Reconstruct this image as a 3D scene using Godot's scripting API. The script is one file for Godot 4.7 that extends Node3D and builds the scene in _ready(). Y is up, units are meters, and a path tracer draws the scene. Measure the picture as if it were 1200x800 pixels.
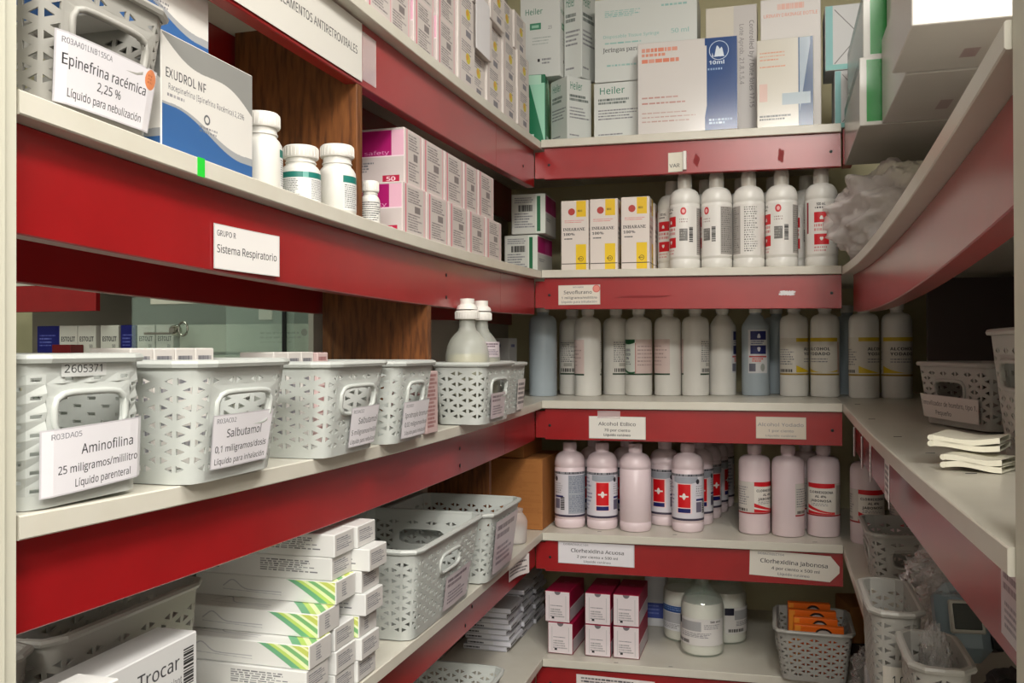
extends Node3D
# A pharmacy storeroom nook: shelving units on the left, at the back and on the right, packed with boxes, bottles and baskets.
# World axes: the back unit's front edge lies on z = 0, the left unit's front edge on x = 0, the right unit's on x = XR; y = 0 is eye height.

const XR := 0.695          # front edge of the right unit's boards
const DEEP := 0.52         # depth of the back unit
const LD := 0.24           # depth of the left unit
const TH := 0.019          # board thickness
const FLOOR := -1.45
const CEIL := 1.3
const ORD := ["first", "second", "third", "fourth", "fifth", "sixth", "seventh", "eighth", "ninth", "tenth", "eleventh", "twelfth"]

var M := {}
var taken := {}
var fonts := {}
var glyphs := {}
var rng := RandomNumberGenerator.new()
var shared := {}


# ---------------------------------------------------------------- mesh building
class MB:
	var v := PackedVector3Array()
	var n := PackedVector3Array()
	var t := PackedVector2Array()
	# a, b, c counter-clockwise seen from outside; stored clockwise for Godot
	func tri(a: Vector3, b: Vector3, c: Vector3, ua := Vector2.ZERO, ub := Vector2.ZERO, uc := Vector2.ZERO) -> void:
		var k := (b - a).cross(c - a)
		if k.length_squared() < 1e-18:
			return
		k = k.normalized()
		v.append(a); v.append(c); v.append(b)
		n.append(k); n.append(k); n.append(k)
		t.append(ua); t.append(uc); t.append(ub)
	func trin(a: Vector3, b: Vector3, c: Vector3, na: Vector3, nb: Vector3, nc: Vector3, ua := Vector2.ZERO, ub := Vector2.ZERO, uc := Vector2.ZERO) -> void:
		if (b - a).cross(c - a).length_squared() < 1e-18:
			return
		v.append(a); v.append(c); v.append(b)
		n.append(na); n.append(nc); n.append(nb)
		t.append(ua); t.append(uc); t.append(ub)
	func quad(a: Vector3, b: Vector3, c: Vector3, d: Vector3, r := Rect2(0, 0, 1, 1)) -> void:
		var u0 := Vector2(r.position.x, r.end.y)
		var u1 := Vector2(r.end.x, r.end.y)
		var u2 := Vector2(r.end.x, r.position.y)
		var u3 := r.position
		tri(a, b, c, u0, u1, u2)
		tri(a, c, d, u0, u2, u3)
	# a chamfered box; uv holds a Rect2 per face: f (+z), b (-z), s (+x), l (-x), t (+y), o (-y)
	func box(c: Vector3, size: Vector3, bev := 0.0, uv := {}, basis := Basis.IDENTITY) -> void:
		var h := size * 0.5
		var e: float = minf(bev, minf(h.x, minf(h.y, h.z)) * 0.8)
		var faces := [["f", Vector3(1, 0, 0), Vector3(0, 1, 0), Vector3(0, 0, 1)], ["b", Vector3(-1, 0, 0), Vector3(0, 1, 0), Vector3(0, 0, -1)],
			["s", Vector3(0, 0, -1), Vector3(0, 1, 0), Vector3(1, 0, 0)], ["l", Vector3(0, 0, 1), Vector3(0, 1, 0), Vector3(-1, 0, 0)],
			["t", Vector3(1, 0, 0), Vector3(0, 0, -1), Vector3(0, 1, 0)], ["o", Vector3(1, 0, 0), Vector3(0, 0, 1), Vector3(0, -1, 0)]]
		for f in faces:
			var a: Vector3 = f[1]
			var b: Vector3 = f[2]
			var w: Vector3 = f[3]
			var ha: float = absf(a.dot(h)) - e
			var hb: float = absf(b.dot(h)) - e
			var hw: float = absf(w.dot(h))
			var r: Rect2 = uv.get(f[0], uv.get("o", Rect2(0, 0, 1, 1)))
			quad(c + basis * (-a * ha - b * hb + w * hw), c + basis * (a * ha - b * hb + w * hw), c + basis * (a * ha + b * hb + w * hw), c + basis * (-a * ha + b * hb + w * hw), r)
		if e <= 0.0:
			return
		var eu: Rect2 = uv.get("e", Rect2(0.999, 0.999, 0.0005, 0.0005))
		var u := eu.position
		for i in 3:
			var j := (i + 1) % 3
			var k := (i + 2) % 3
			for si in [-1.0, 1.0]:
				for sj in [-1.0, 1.0]:
					var p := Vector3.ZERO
					var q := Vector3.ZERO
					p[i] = si * h[i]; p[j] = sj * (h[j] - e)
					q[i] = si * (h[i] - e); q[j] = sj * h[j]
					var up := Vector3.ZERO
					up[k] = h[k] - e
					var a2 := c + basis * (p - up)
					var b2 := c + basis * (q - up)
					var c2 := c + basis * (q + up)
					var d2 := c + basis * (p + up)
					if si * sj > 0:
						tri(a2, b2, c2, u, u, u); tri(a2, c2, d2, u, u, u)
					else:
						tri(b2, a2, d2, u, u, u); tri(b2, d2, c2, u, u, u)
		for sx in [-1.0, 1.0]:
			for sy in [-1.0, 1.0]:
				for sz in [-1.0, 1.0]:
					var g := Vector3(sx, sy, sz)
					var a3 := c + basis * (g * Vector3(h.x, h.y - e, h.z - e))
					var b3 := c + basis * (g * Vector3(h.x - e, h.y, h.z - e))
					var c3 := c + basis * (g * Vector3(h.x - e, h.y - e, h.z))
					if sx * sy * sz > 0:
						tri(a3, b3, c3, u, u, u)
					else:
						tri(a3, c3, b3, u, u, u)
	# a lathed profile of (radius, height) points from bottom to top, smooth except at sharp corners
	func lathe(prof: Array, seg := 28, c := Vector3.ZERO, sx := 1.0, sz := 1.0) -> void:
		var m := prof.size()
		var ns := []
		for i in m - 1:
			var d: Vector2 = prof[i + 1] - prof[i]
			ns.append(Vector2(d.y, -d.x).normalized())
		for i in m - 1:
			var n0: Vector2 = ns[i]
			var n1: Vector2 = ns[i]
			if i > 0 and n0.dot(ns[i - 1]) > 0.7:
				n0 = (ns[i] + ns[i - 1]).normalized()
			if i < m - 2 and n1.dot(ns[i + 1]) > 0.7:
				n1 = (ns[i] + ns[i + 1]).normalized()
			var p: Vector2 = prof[i]
			var q: Vector2 = prof[i + 1]
			for k in seg:
				var a0 := TAU * k / seg
				var a1 := TAU * (k + 1) / seg
				var d0 := Vector3(cos(a0) * sx, 0, -sin(a0) * sz)
				var d1 := Vector3(cos(a1) * sx, 0, -sin(a1) * sz)
				var u0 := float(k) / seg
				var u1 := float(k + 1) / seg
				var A := c + d0 * p.x + Vector3.UP * p.y
				var B := c + d1 * p.x + Vector3.UP * p.y
				var C := c + d1 * q.x + Vector3.UP * q.y
				var D := c + d0 * q.x + Vector3.UP * q.y
				var nA := d0 * n0.x + Vector3.UP * n0.y
				var nB := d1 * n0.x + Vector3.UP * n0.y
				var nC := d1 * n1.x + Vector3.UP * n1.y
				var nD := d0 * n1.x + Vector3.UP * n1.y
				var v0 := 1.0 - float(i) / (m - 1)
				var v1 := 1.0 - float(i + 1) / (m - 1)
				trin(A, B, C, nA, nB, nC, Vector2(u0, v0), Vector2(u1, v0), Vector2(u1, v1))
				trin(A, C, D, nA, nC, nD, Vector2(u0, v0), Vector2(u1, v1), Vector2(u0, v1))
	# a sticker on a cylinder: from angle a0 to a1 (0 = +x, counter-clockwise from above), heights y0..y1
	func sticker(r: float, a0: float, a1: float, y0: float, y1: float, seg := 12, thick := 0.0003) -> void:
		for k in seg:
			var f0 := float(k) / seg
			var f1 := float(k + 1) / seg
			var d0 := Vector3(cos(lerpf(a0, a1, f0)), 0, -sin(lerpf(a0, a1, f0)))
			var d1 := Vector3(cos(lerpf(a0, a1, f1)), 0, -sin(lerpf(a0, a1, f1)))
			var A := d0 * (r + thick) + Vector3.UP * y0
			var B := d1 * (r + thick) + Vector3.UP * y0
			var C := d1 * (r + thick) + Vector3.UP * y1
			var D := d0 * (r + thick) + Vector3.UP * y1
			trin(A, B, C, d0, d1, d1, Vector2(f0, 1), Vector2(f1, 1), Vector2(f1, 0))
			trin(A, C, D, d0, d1, d0, Vector2(f0, 1), Vector2(f1, 0), Vector2(f0, 0))
			quad(d0 * r + Vector3.UP * y1 + d0 * thick, d1 * r + Vector3.UP * y1 + d1 * thick, d1 * r + Vector3.UP * y1, d0 * r + Vector3.UP * y1, Rect2(0, 0, 0.001, 0.001))
	func tube(pts: Array, r: float, seg := 8, closed := false) -> void:
		var m := pts.size()
		var rings := []
		for i in m:
			var p0: Vector3 = pts[(i - 1 + m) % m] if closed or i > 0 else pts[i]
			var p1: Vector3 = pts[(i + 1) % m] if closed or i < m - 1 else pts[i]
			var d := (p1 - p0).normalized()
			var s := d.cross(Vector3.UP if absf(d.y) < 0.9 else Vector3.RIGHT).normalized()
			var w := d.cross(s)
			var ring := []
			for k in seg:
				var a := TAU * k / seg
				ring.append(s * cos(a) + w * sin(a))
			rings.append(ring)
		for i in (m if closed else m - 1):
			var i2 := (i + 1) % m
			for k in seg:
				var k2 := (k + 1) % seg
				var a: Vector3 = rings[i][k]
				var b: Vector3 = rings[i][k2]
				var c: Vector3 = rings[i2][k2]
				var d: Vector3 = rings[i2][k]
				trin(pts[i] + a * r, pts[i] + b * r, pts[i2] + c * r, a, b, c)
				trin(pts[i] + a * r, pts[i2] + c * r, pts[i2] + d * r, a, c, d)
		if not closed:
			for k in range(1, seg - 1):
				tri(pts[0] + rings[0][0] * r, pts[0] + rings[0][k + 1] * r, pts[0] + rings[0][k] * r)
				tri(pts[m - 1] + rings[m - 1][0] * r, pts[m - 1] + rings[m - 1][k] * r, pts[m - 1] + rings[m - 1][k + 1] * r)
	func done(mat: Material) -> ArrayMesh:
		var arr := []
		arr.resize(Mesh.ARRAY_MAX)
		arr[Mesh.ARRAY_VERTEX] = v
		arr[Mesh.ARRAY_NORMAL] = n
		arr[Mesh.ARRAY_TEX_UV] = t
		var m := ArrayMesh.new()
		m.add_surface_from_arrays(Mesh.PRIMITIVE_TRIANGLES, arr)
		m.surface_set_material(0, mat)
		return m


# ---------------------------------------------------------------- naming and tagging
func numbered(called: String) -> String:
	var k: int = taken.get(called, 0)
	taken[called] = k + 1
	return called if k == 0 else "%s_%03d" % [called, k]


func tag(o: Node3D, label: String, category: String, group := "") -> Node3D:
	o.set_meta("label", label)
	o.set_meta("category", category)
	if group:
		o.set_meta("group", group)
	return o


func thing(called: String, label: String, category: String, at := Vector3.ZERO, turn := 0.0, group := "") -> Node3D:
	var o := Node3D.new()
	o.name = numbered(called)
	add_child(o, true)
	o.position = at
	o.rotation.y = turn
	return tag(o, label, category, group)


func part(called: String, mesh: Mesh, parent: Node3D, at := Vector3.ZERO, turn := 0.0) -> MeshInstance3D:
	var o := MeshInstance3D.new()
	o.name = called
	o.mesh = mesh
	o.position = at
	o.rotation.y = turn
	parent.add_child(o, true)
	return o


func solo(called: String, mesh: Mesh, label: String, category: String, at := Vector3.ZERO, turn := 0.0, group := "") -> MeshInstance3D:
	var o := part(numbered(called), mesh, self, at, turn)
	tag(o, label, category, group)
	return o


func struct(called: String, mesh: Mesh, at := Vector3.ZERO, parent: Node3D = self) -> MeshInstance3D:
	var o := part(called, mesh, parent, at)
	o.set_meta("kind", "structure")
	return o


func boxm(size: Vector3, mat: Material, bev := 0.001, uv := {}) -> ArrayMesh:
	var b := MB.new()
	b.box(Vector3.ZERO, size, bev, uv)
	return b.done(mat)


# ---------------------------------------------------------------- materials and print
func mat(called: String, c: Color, rough := 0.5, spec := 0.5) -> StandardMaterial3D:
	var m := StandardMaterial3D.new()
	m.resource_name = called
	m.albedo_color = c
	m.roughness = rough
	m.metallic_specular = spec
	M[called] = m
	return m


func rgb(r: int, g: int, b: int) -> Color:
	return Color(r / 255.0, g / 255.0, b / 255.0)


func font_rid(which: String) -> Array:
	if not fonts.has(which):
		var f := SystemFont.new()
		f.font_names = PackedStringArray([which.trim_suffix(" Bold")])
		f.font_weight = 700 if which.ends_with("Bold") else 400
		fonts[which] = f
	return fonts[which].get_rids()


# draws a line of text into an image: (x, y) is the baseline start, w squeezes the line to that width
func text_line(im: Image, s: String, x: float, y: float, size: int, col: Color, which := "Droid Sans", w := 0.0, turned := false) -> void:
	var ts := TextServerManager.get_primary_interface()
	var sh := ts.create_shaped_text()
	ts.shaped_text_add_string(sh, s, font_rid(which), size)
	ts.shaped_text_shape(sh)
	var squeeze := 1.0
	var full: float = ts.shaped_text_get_size(sh).x
	if w > 0.0:
		squeeze = w / full
	var pen := 0.0
	for g in ts.shaped_text_get_glyphs(sh):
		if g.index != 0 and g.font_rid.is_valid():
			var sz := Vector2i(g.font_size, 0)
			var key := "%s/%d/%d" % [which, size, g.index]
			if not glyphs.has(key):
				ts.font_render_glyph(g.font_rid, sz, g.index)
				var r: Rect2 = ts.font_get_glyph_uv_rect(g.font_rid, sz, g.index)
				var pic: Image = null
				if r.size.x > 0:
					pic = ts.font_get_texture_image(g.font_rid, sz, ts.font_get_glyph_texture_idx(g.font_rid, sz, g.index)).get_region(Rect2i(r))
				glyphs[key] = [pic, ts.font_get_glyph_offset(g.font_rid, sz, g.index)]
			var pic2: Image = glyphs[key][0]
			if pic2:
				var off: Vector2 = glyphs[key][1]
				var gw := maxi(1, int(round(pic2.get_width() * squeeze)))
				for px in gw:
					var sx := mini(int((px + 0.5) / squeeze), pic2.get_width() - 1)
					for py in pic2.get_height():
						var a := pic2.get_pixel(sx, py).a
						if a > 0.02:
							var qx := int(x + (pen + off.x) * squeeze) + px
							var qy := int(y + off.y) + py
							if turned:
								var k := qx - int(x)
								qx = int(x) - (qy - int(y))
								qy = int(y) + k
							if qx >= 0 and qy >= 0 and qx < im.get_width() and qy < im.get_height():
								im.set_pixel(qx, qy, im.get_pixel(qx, qy).lerp(col, a * col.a))
		pen += g.advance
	ts.free_rid(sh)


# fractional drawing inside a face rectangle of an image
func ft(im: Image, r: Rect2i, s: String, fx: float, fy: float, fh: float, col: Color, align := 0, which := "Droid Sans", fw := 0.0) -> void:
	var size := maxi(6, int(fh * r.size.y))
	var ts := TextServerManager.get_primary_interface()
	var sh := ts.create_shaped_text()
	ts.shaped_text_add_string(sh, s, font_rid(which), size)
	ts.shaped_text_shape(sh)
	var w: float = ts.shaped_text_get_size(sh).x
	ts.free_rid(sh)
	if fw > 0.0:
		w = fw * r.size.x
	w = minf(w, 0.97 * r.size.x)
	var x := r.position.x + fx * r.size.x - (w * 0.5 if align == 0 else 0.0)
	text_line(im, s, x, r.position.y + fy * r.size.y + size * 0.36, size, col, which, w)


func fr(im: Image, r: Rect2i, fx: float, fy: float, fw: float, fh: float, col: Color) -> void:
	var x0 := int(r.position.x + fx * r.size.x)
	var y0 := int(r.position.y + fy * r.size.y)
	var x1 := int(ceil(r.position.x + (fx + fw) * r.size.x))
	var y1 := int(ceil(r.position.y + (fy + fh) * r.size.y))
	im.fill_rect(Rect2i(x0, y0, maxi(1, x1 - x0), maxi(1, y1 - y0)).intersection(r), col)


# rows of tiny unreadable print
func fm(im: Image, r: Rect2i, fx: float, fy: float, fw: float, fh: float, rows: int, col: Color, fill := 0.45) -> void:
	for k in rows:
		var y := fy + fh * k / rows
		var x := fx
		var stop := fx + fw * rng.randf_range(0.65, 1.0)
		while x < stop:
			var w := rng.randf_range(0.02, 0.07) * minf(1.0, fw * 2.0)
			var c := col
			c.a = rng.randf_range(0.55, 1.0)
			var here := im.get_pixel(clampi(int(r.position.x + x * r.size.x), 0, im.get_width() - 1), clampi(int(r.position.y + y * r.size.y), 0, im.get_height() - 1))
			fr(im, r, x, y, minf(w, stop - x), fh / rows * fill, here.lerp(col, c.a))
			x += w + 0.012


func bars(im: Image, r: Rect2i, fx: float, fy: float, fw: float, fh: float, upright := true, col := Color(0.1, 0.1, 0.1)) -> void:
	var p := 0.0
	while p < 1.0:
		var w := rng.randf_range(0.02, 0.07)
		if upright:
			fr(im, r, fx + p * fw, fy, minf(w, 1.0 - p) * fw, fh, col)
		else:
			fr(im, r, fx, fy + p * fh, fw, minf(w, 1.0 - p) * fh, col)
		p += w + rng.randf_range(0.02, 0.06)


func disc(im: Image, r: Rect2i, fx: float, fy: float, rad: float, col: Color, ring := 0.0) -> void:
	var cx := r.position.x + fx * r.size.x
	var cy := r.position.y + fy * r.size.y
	var rr := rad * r.size.y
	for y in range(int(cy - rr), int(cy + rr) + 1):
		for x in range(int(cx - rr), int(cx + rr) + 1):
			var d := Vector2(x + 0.5 - cx, y + 0.5 - cy).length()
			if d < rr and d > rr * ring and r.has_point(Vector2i(x, y)):
				im.set_pixel(x, y, im.get_pixel(x, y).lerp(col, col.a))


func heart(im: Image, r: Rect2i, fx: float, fy: float, s: float, col: Color, up := false) -> void:
	for j in 20:
		for i in 20:
			var x := (i - 9.5) / 8.0
			var y := (j - 9.5) / 8.0 * (1.0 if up else -1.0)
			var q := x * x + y * y - 0.5
			if q * q * q - x * x * y * y * y < 0.0:
				fr(im, r, fx + (i - 10) * s / 20.0, fy + (j - 10) * s / 20.0 * r.size.x / r.size.y, s / 19.0, s / 19.0 * r.size.x / r.size.y, col)


# fills the columns of a face between two curves top(u), low(u)
func wave(im: Image, r: Rect2i, top: Callable, low: Callable, col: Color, u0 := 0.0, u1 := 1.0) -> void:
	for x in range(int(u0 * r.size.x), int(u1 * r.size.x)):
		var u := (x + 0.5) / r.size.x
		var a: float = clampf(top.call(u), 0, 1)
		var b: float = clampf(low.call(u), 0, 1)
		if b > a:
			im.fill_rect(Rect2i(r.position.x + x, r.position.y + int(a * r.size.y), 1, maxi(1, int((b - a) * r.size.y))), col)


func blank(w: int, h: int, c: Color) -> Image:
	var im := Image.create_empty(w, h, false, Image.FORMAT_RGBA8)
	im.fill(c)
	return im


func printed(called: String, im: Image, rough := 0.5, spec := 0.5) -> StandardMaterial3D:
	var m := mat(called, Color.WHITE, rough, spec)
	im.generate_mipmaps()
	m.albedo_texture = ImageTexture.create_from_image(im)
	return m


# a carton's print: one picture that holds front (f), side (s), top (t) and back side (o) next to each other
func carton_rects(size: Vector3, ppm: float) -> Dictionary:
	var w := int(size.x * ppm)
	var h := int(size.y * ppm)
	var d := int(size.z * ppm)
	return {"f": Rect2i(0, 0, w, h), "s": Rect2i(w, 0, d, h), "t": Rect2i(0, h, w, d), "o": Rect2i(w, h, d, d), "size": Vector2i(w + d, h + d)}


func carton_uv(rc: Dictionary) -> Dictionary:
	var out := {}
	var s: Vector2i = rc.size
	for k in ["f", "s", "t", "o"]:
		var r: Rect2i = rc[k]
		out[k] = Rect2(Vector2(r.position) / Vector2(s), Vector2(r.size) / Vector2(s))
	out["b"] = out.f
	out["l"] = out.s
	out["e"] = Rect2(Vector2(rc.o.position + rc.o.size - Vector2i(2, 2)) / Vector2(s), Vector2(0.0001, 0.0001))
	return out


# a tuck-flap seam around the lid: thin raised lid tongue seen on many cartons
func carton_mesh(key: String, size: Vector3, m: Material, uv: Dictionary, bev := 0.0012) -> ArrayMesh:
	var k := "%s%s" % [key, size]
	if not shared.has(k):
		var b := MB.new()
		b.box(Vector3(0, size.y * 0.5, 0), size, bev, uv)
		shared[k] = b.done(m)
	return shared[k]


# ---------------------------------------------------------------- heights of the boards (they sag a little between their posts)
func para(z: float, z0: float, y0: float, z1: float, y1: float, z2: float, y2: float) -> float:
	return y0 * (z - z1) * (z - z2) / ((z0 - z1) * (z0 - z2)) + y1 * (z - z0) * (z - z2) / ((z1 - z0) * (z1 - z2)) + y2 * (z - z0) * (z - z1) / ((z2 - z0) * (z2 - z1))


func left_under(n: int, z: float) -> float:   # underside of board n (1 = top) of the left unit
	z = maxf(z, 0.0)
	match n:
		1: return para(z, 0, 0.487, 0.75, 0.471, 1.6, 0.474)
		2: return para(z, 0, 0.169, 0.9, 0.162, 1.6, 0.179)
		3: return para(z, 0, -0.151, 0.85, -0.1605, 1.6, -0.146)
		4: return para(z, 0, -0.473, 0.6, -0.482, 1.6, -0.474)
	return para(z, 0, -0.781, 0.8, -0.79, 1.6, -0.785)


func right_under(n: int, z: float) -> float:
	z = maxf(z, 0.0)
	match n:
		1: return 0.381
		2: return para(z, 0, 0.161, 0.8, 0.153, 1.5, 0.192)
		3: return para(z, 0, -0.147, 0.8, -0.157, 1.5, -0.149)
		4: return -0.470
	return -0.785


func back_under(n: int, x: float) -> float:
	var f := clampf(x / XR, -0.3, 1.3)
	match n:
		1: return lerpf(0.490, 0.481, f)
		2: return lerpf(0.170, 0.162, f)
		3: return lerpf(-0.150, -0.147, f)
		4: return lerpf(-0.473, -0.463, f)
	return lerpf(-0.781, -0.766, f)


func ly(n: int, z: float) -> float:
	return left_under(n, z) + TH + 0.0006


func ry(n: int, z: float) -> float:
	return right_under(n, z) + TH + 0.0006


func by(n: int, x: float) -> float:
	return maxf(back_under(n, x - 0.06), back_under(n, x + 0.06)) + TH + 0.0006


# height at which something of half length h (along z) rests on a left or right board
func lr(n: int, z: float, h: float) -> float:
	return maxf(left_under(n, z), maxf(left_under(n, z - h), left_under(n, z + h))) + TH + 0.0005


func rr(n: int, z: float, h: float) -> float:
	return maxf(right_under(n, z), maxf(right_under(n, z - h), right_under(n, z + h))) + TH + 0.0005


func _ready() -> void:
	# camera
	var yaw := 0.2853
	var pitch := 0.0064
	var roll := -0.0028
	var cam := Camera3D.new()
	cam.name = "camera"
	var fw := Vector3(-sin(yaw) * cos(pitch), sin(pitch), -cos(yaw) * cos(pitch))
	var r := Vector3(cos(yaw), 0, -sin(yaw))
	var u := r.cross(fw)
	cam.basis = Basis(r * cos(roll) + u * sin(roll), u * cos(roll) - r * sin(roll), -fw)
	cam.position = Vector3(0.5522, 0, 2.1488)
	cam.fov = rad_to_deg(2.0 * atan(400.0 / 1054.9))
	cam.near = 0.02
	add_child(cam)
	cam.current = true
	# a closed room: no sky light comes in, the ceiling lamps light it
	var we := WorldEnvironment.new()
	we.name = "world_environment"
	var e := Environment.new()
	e.background_mode = Environment.BG_COLOR
	e.background_color = Color(0, 0, 0)
	e.tonemap_mode = Environment.TONE_MAPPER_LINEAR
	e.tonemap_exposure = 1.5
	e.sdfgi_enabled = true
	e.ssao_enabled = true
	e.ssil_enabled = true
	we.environment = e
	add_child(we)
	rng.seed = 20240611
	materials()
	lamp(Vector3(0.80, CEIL - 0.001, 1.55), Vector2(0.3, 1.2), 1.65, Color(1.0, 0.985, 0.955), "ceiling light panel above the right side of the aisle")
	lamp(Vector3(1.0, CEIL - 0.001, 3.45), Vector2(1.4, 0.6), 8.4, Color(1.0, 0.985, 0.955), "ceiling light panel near the front wall")
	lamp(Vector3(-1.2, CEIL - 0.001, 1.4), Vector2(0.3, 1.2), 1.0, Color(0.95, 1.0, 0.93), "ceiling light panel above the next aisle")
	room()
	shelving()
	label_prints()
	bottle_prints()
	carton_prints()
	extra_prints()
	left_top()
	left_second()
	left_third()
	left_fourth()
	left_fifth()
	back_top()
	back_bottles()
	back_bottom()
	right_side()
	far_side()


# ---------------------------------------------------------------- the setting
# a bar that follows a height function: s runs along z (or along x when sideways), a0..a1 is its width
func bar(under: Callable, th: float, a0: float, a1: float, s0: float, s1: float, m: Material, drop := 0.0, sideways := false, seg := 24) -> ArrayMesh:
	var b := MB.new()
	var e := 0.0012
	var prof := [Vector2(a0 + e, 0), Vector2(a1 - e, 0), Vector2(a1, e), Vector2(a1, th - e), Vector2(a1 - e, th), Vector2(a0 + e, th), Vector2(a0, th - e), Vector2(a0, e)]
	var at := func(p: Vector2, s: float) -> Vector3:
		var y: float = under.call(s) - drop + p.y
		return Vector3(s, y, p.x) if sideways else Vector3(p.x, y, s)
	var c := prof.size()
	for k in seg:
		var sa := lerpf(s0, s1, float(k) / seg)
		var sb := lerpf(s0, s1, float(k + 1) / seg)
		for i in c:
			var j := (i + 1) % c
			if sideways:
				b.quad(at.call(prof[i], sb), at.call(prof[j], sb), at.call(prof[j], sa), at.call(prof[i], sa))
			else:
				b.quad(at.call(prof[i], sa), at.call(prof[j], sa), at.call(prof[j], sb), at.call(prof[i], sb))
	for i in range(1, c - 1):
		if sideways:
			b.tri(at.call(prof[0], s1), at.call(prof[i + 1], s1), at.call(prof[i], s1))
			b.tri(at.call(prof[0], s0), at.call(prof[i], s0), at.call(prof[i + 1], s0))
		else:
			b.tri(at.call(prof[0], s1), at.call(prof[i], s1), at.call(prof[i + 1], s1))
			b.tri(at.call(prof[0], s0), at.call(prof[i + 1], s0), at.call(prof[i], s0))
	return b.done(m)


func noise_tex(freq: float, seed_no: int, ramp: Array, w := 512, oct := 4, stretch := false) -> NoiseTexture2D:
	var f := FastNoiseLite.new()
	f.seed = seed_no
	f.frequency = freq
	f.fractal_octaves = oct
	if stretch:
		f.domain_warp_enabled = true
		f.domain_warp_amplitude = 20
	var g := Gradient.new()
	g.offsets = PackedFloat32Array(ramp.map(func(x): return x[0]))
	g.colors = PackedColorArray(ramp.map(func(x): return x[1]))
	var t := NoiseTexture2D.new()
	t.width = w
	t.height = w
	t.seamless = true
	t.noise = f
	t.color_ramp = g
	return t


func triplanar(m: StandardMaterial3D, t: Texture2D, scale: Vector3) -> void:
	m.albedo_texture = t
	m.uv1_triplanar = true
	m.uv1_world_triplanar = true
	m.uv1_scale = scale


func materials() -> void:
	var m := mat("laminate", rgb(214, 210, 198), 0.32, 0.5)
	triplanar(m, noise_tex(0.02, 3, [[0.0, Color(0.97, 0.965, 0.955)], [0.5, Color(0.985, 0.985, 0.98)], [1.0, Color(1, 1, 1)]]), Vector3(1.2, 1.2, 1.2))
	m = mat("red_paint", rgb(158, 21, 26), 0.27, 0.55)
	triplanar(m, noise_tex(0.012, 8, [[0.0, Color(0.93, 0.93, 0.93)], [0.5, Color(0.97, 0.97, 0.97)], [1.0, Color(1, 1, 1)]]), Vector3(1.4, 1.4, 1.4))
	m = mat("plywood", rgb(134, 82, 38), 0.5)
	triplanar(m, noise_tex(0.02, 5, [[0.0, Color(0.55, 0.5, 0.45)], [0.5, Color(0.85, 0.82, 0.8)], [1.0, Color(1, 1, 1)]], 512, 5, true), Vector3(9, 1.2, 9))
	m = M.red_paint
	m.clearcoat_enabled = true
	m.clearcoat = 0.4
	m.clearcoat_roughness = 0.3
	mat("dark_board", rgb(58, 40, 34), 0.55)
	mat("grey_panel", rgb(176, 172, 162), 0.5)
	mat("post_paint", rgb(208, 206, 190), 0.4)
	m = mat("cream_wall", rgb(222, 214, 176), 0.75)
	triplanar(m, noise_tex(0.01, 11, [[0.0, Color(0.93, 0.93, 0.92)], [1.0, Color(1, 1, 1)]]), Vector3(1, 1, 1))
	mat("white_wall", rgb(168, 166, 160), 0.8)
	m = mat("floor_tile", rgb(88, 80, 74), 0.4)
	mat("ceiling_paint", rgb(232, 231, 226), 0.85)
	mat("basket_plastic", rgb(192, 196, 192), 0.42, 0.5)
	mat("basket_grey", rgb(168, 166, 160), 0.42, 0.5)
	m = mat("hdpe", rgb(226, 224, 218), 0.34, 0.5)
	mat("hdpe_pink", rgb(226, 208, 212), 0.34, 0.5)
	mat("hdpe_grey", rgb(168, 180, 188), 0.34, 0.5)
	mat("cap_white", rgb(232, 229, 223), 0.4)
	mat("cap_clear", rgb(200, 196, 186), 0.3)
	mat("paper", rgb(226, 224, 226), 0.6)
	mat("residue", rgb(134, 30, 32), 0.7)
	mat("cardboard", rgb(168, 112, 58), 0.75)
	mat("card_white", rgb(226, 224, 220), 0.5)
	mat("black", rgb(14, 13, 14), 0.5)
	mat("chrome", rgb(200, 198, 190), 0.2).metallic = 1.0
	mat("gauze", rgb(226, 222, 204), 0.85)
	mat("orange_card", rgb(226, 112, 28), 0.5)
	mat("teal_card", rgb(132, 190, 188), 0.5)
	mat("blue_plastic", rgb(150, 168, 178), 0.3)
	mat("dark_glass", rgb(70, 74, 72), 0.15)
	mat("green_tape", rgb(40, 208, 60), 0.4)
	m = mat("clear_film", Color(1, 1, 1, 0.07), 0.08)
	m.transparency = BaseMaterial3D.TRANSPARENCY_ALPHA
	m.cull_mode = BaseMaterial3D.CULL_DISABLED
	m = mat("milky_film", Color(0.90, 0.87, 0.86, 0.42), 0.3)
	m.transparency = BaseMaterial3D.TRANSPARENCY_ALPHA
	m.cull_mode = BaseMaterial3D.CULL_DISABLED
	m = mat("tape", Color(0.95, 0.9, 0.9, 0.3), 0.12)
	m.transparency = BaseMaterial3D.TRANSPARENCY_ALPHA
	m = mat("pane", Color(0.85, 0.95, 0.9, 0.12), 0.04)
	m.transparency = BaseMaterial3D.TRANSPARENCY_ALPHA
	m = mat("bottle_glass", Color(0.9, 0.92, 0.9, 0.1), 0.05)
	m.refraction_enabled = true
	m.refraction_scale = 0.05
	mat("cloudy_bottle", rgb(196, 196, 188), 0.22)
	m = mat("cloudy_film", Color(0.80, 0.81, 0.78, 0.5), 0.35)
	m.transparency = BaseMaterial3D.TRANSPARENCY_ALPHA
	mat("pale_liquid", rgb(214, 206, 160), 0.25)
	mat("milk", rgb(232, 229, 220), 0.25)


func slab(called: String, c: Vector3, size: Vector3, m: String) -> void:
	struct(called, boxm(size, M[m], 0.0), c)


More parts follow.
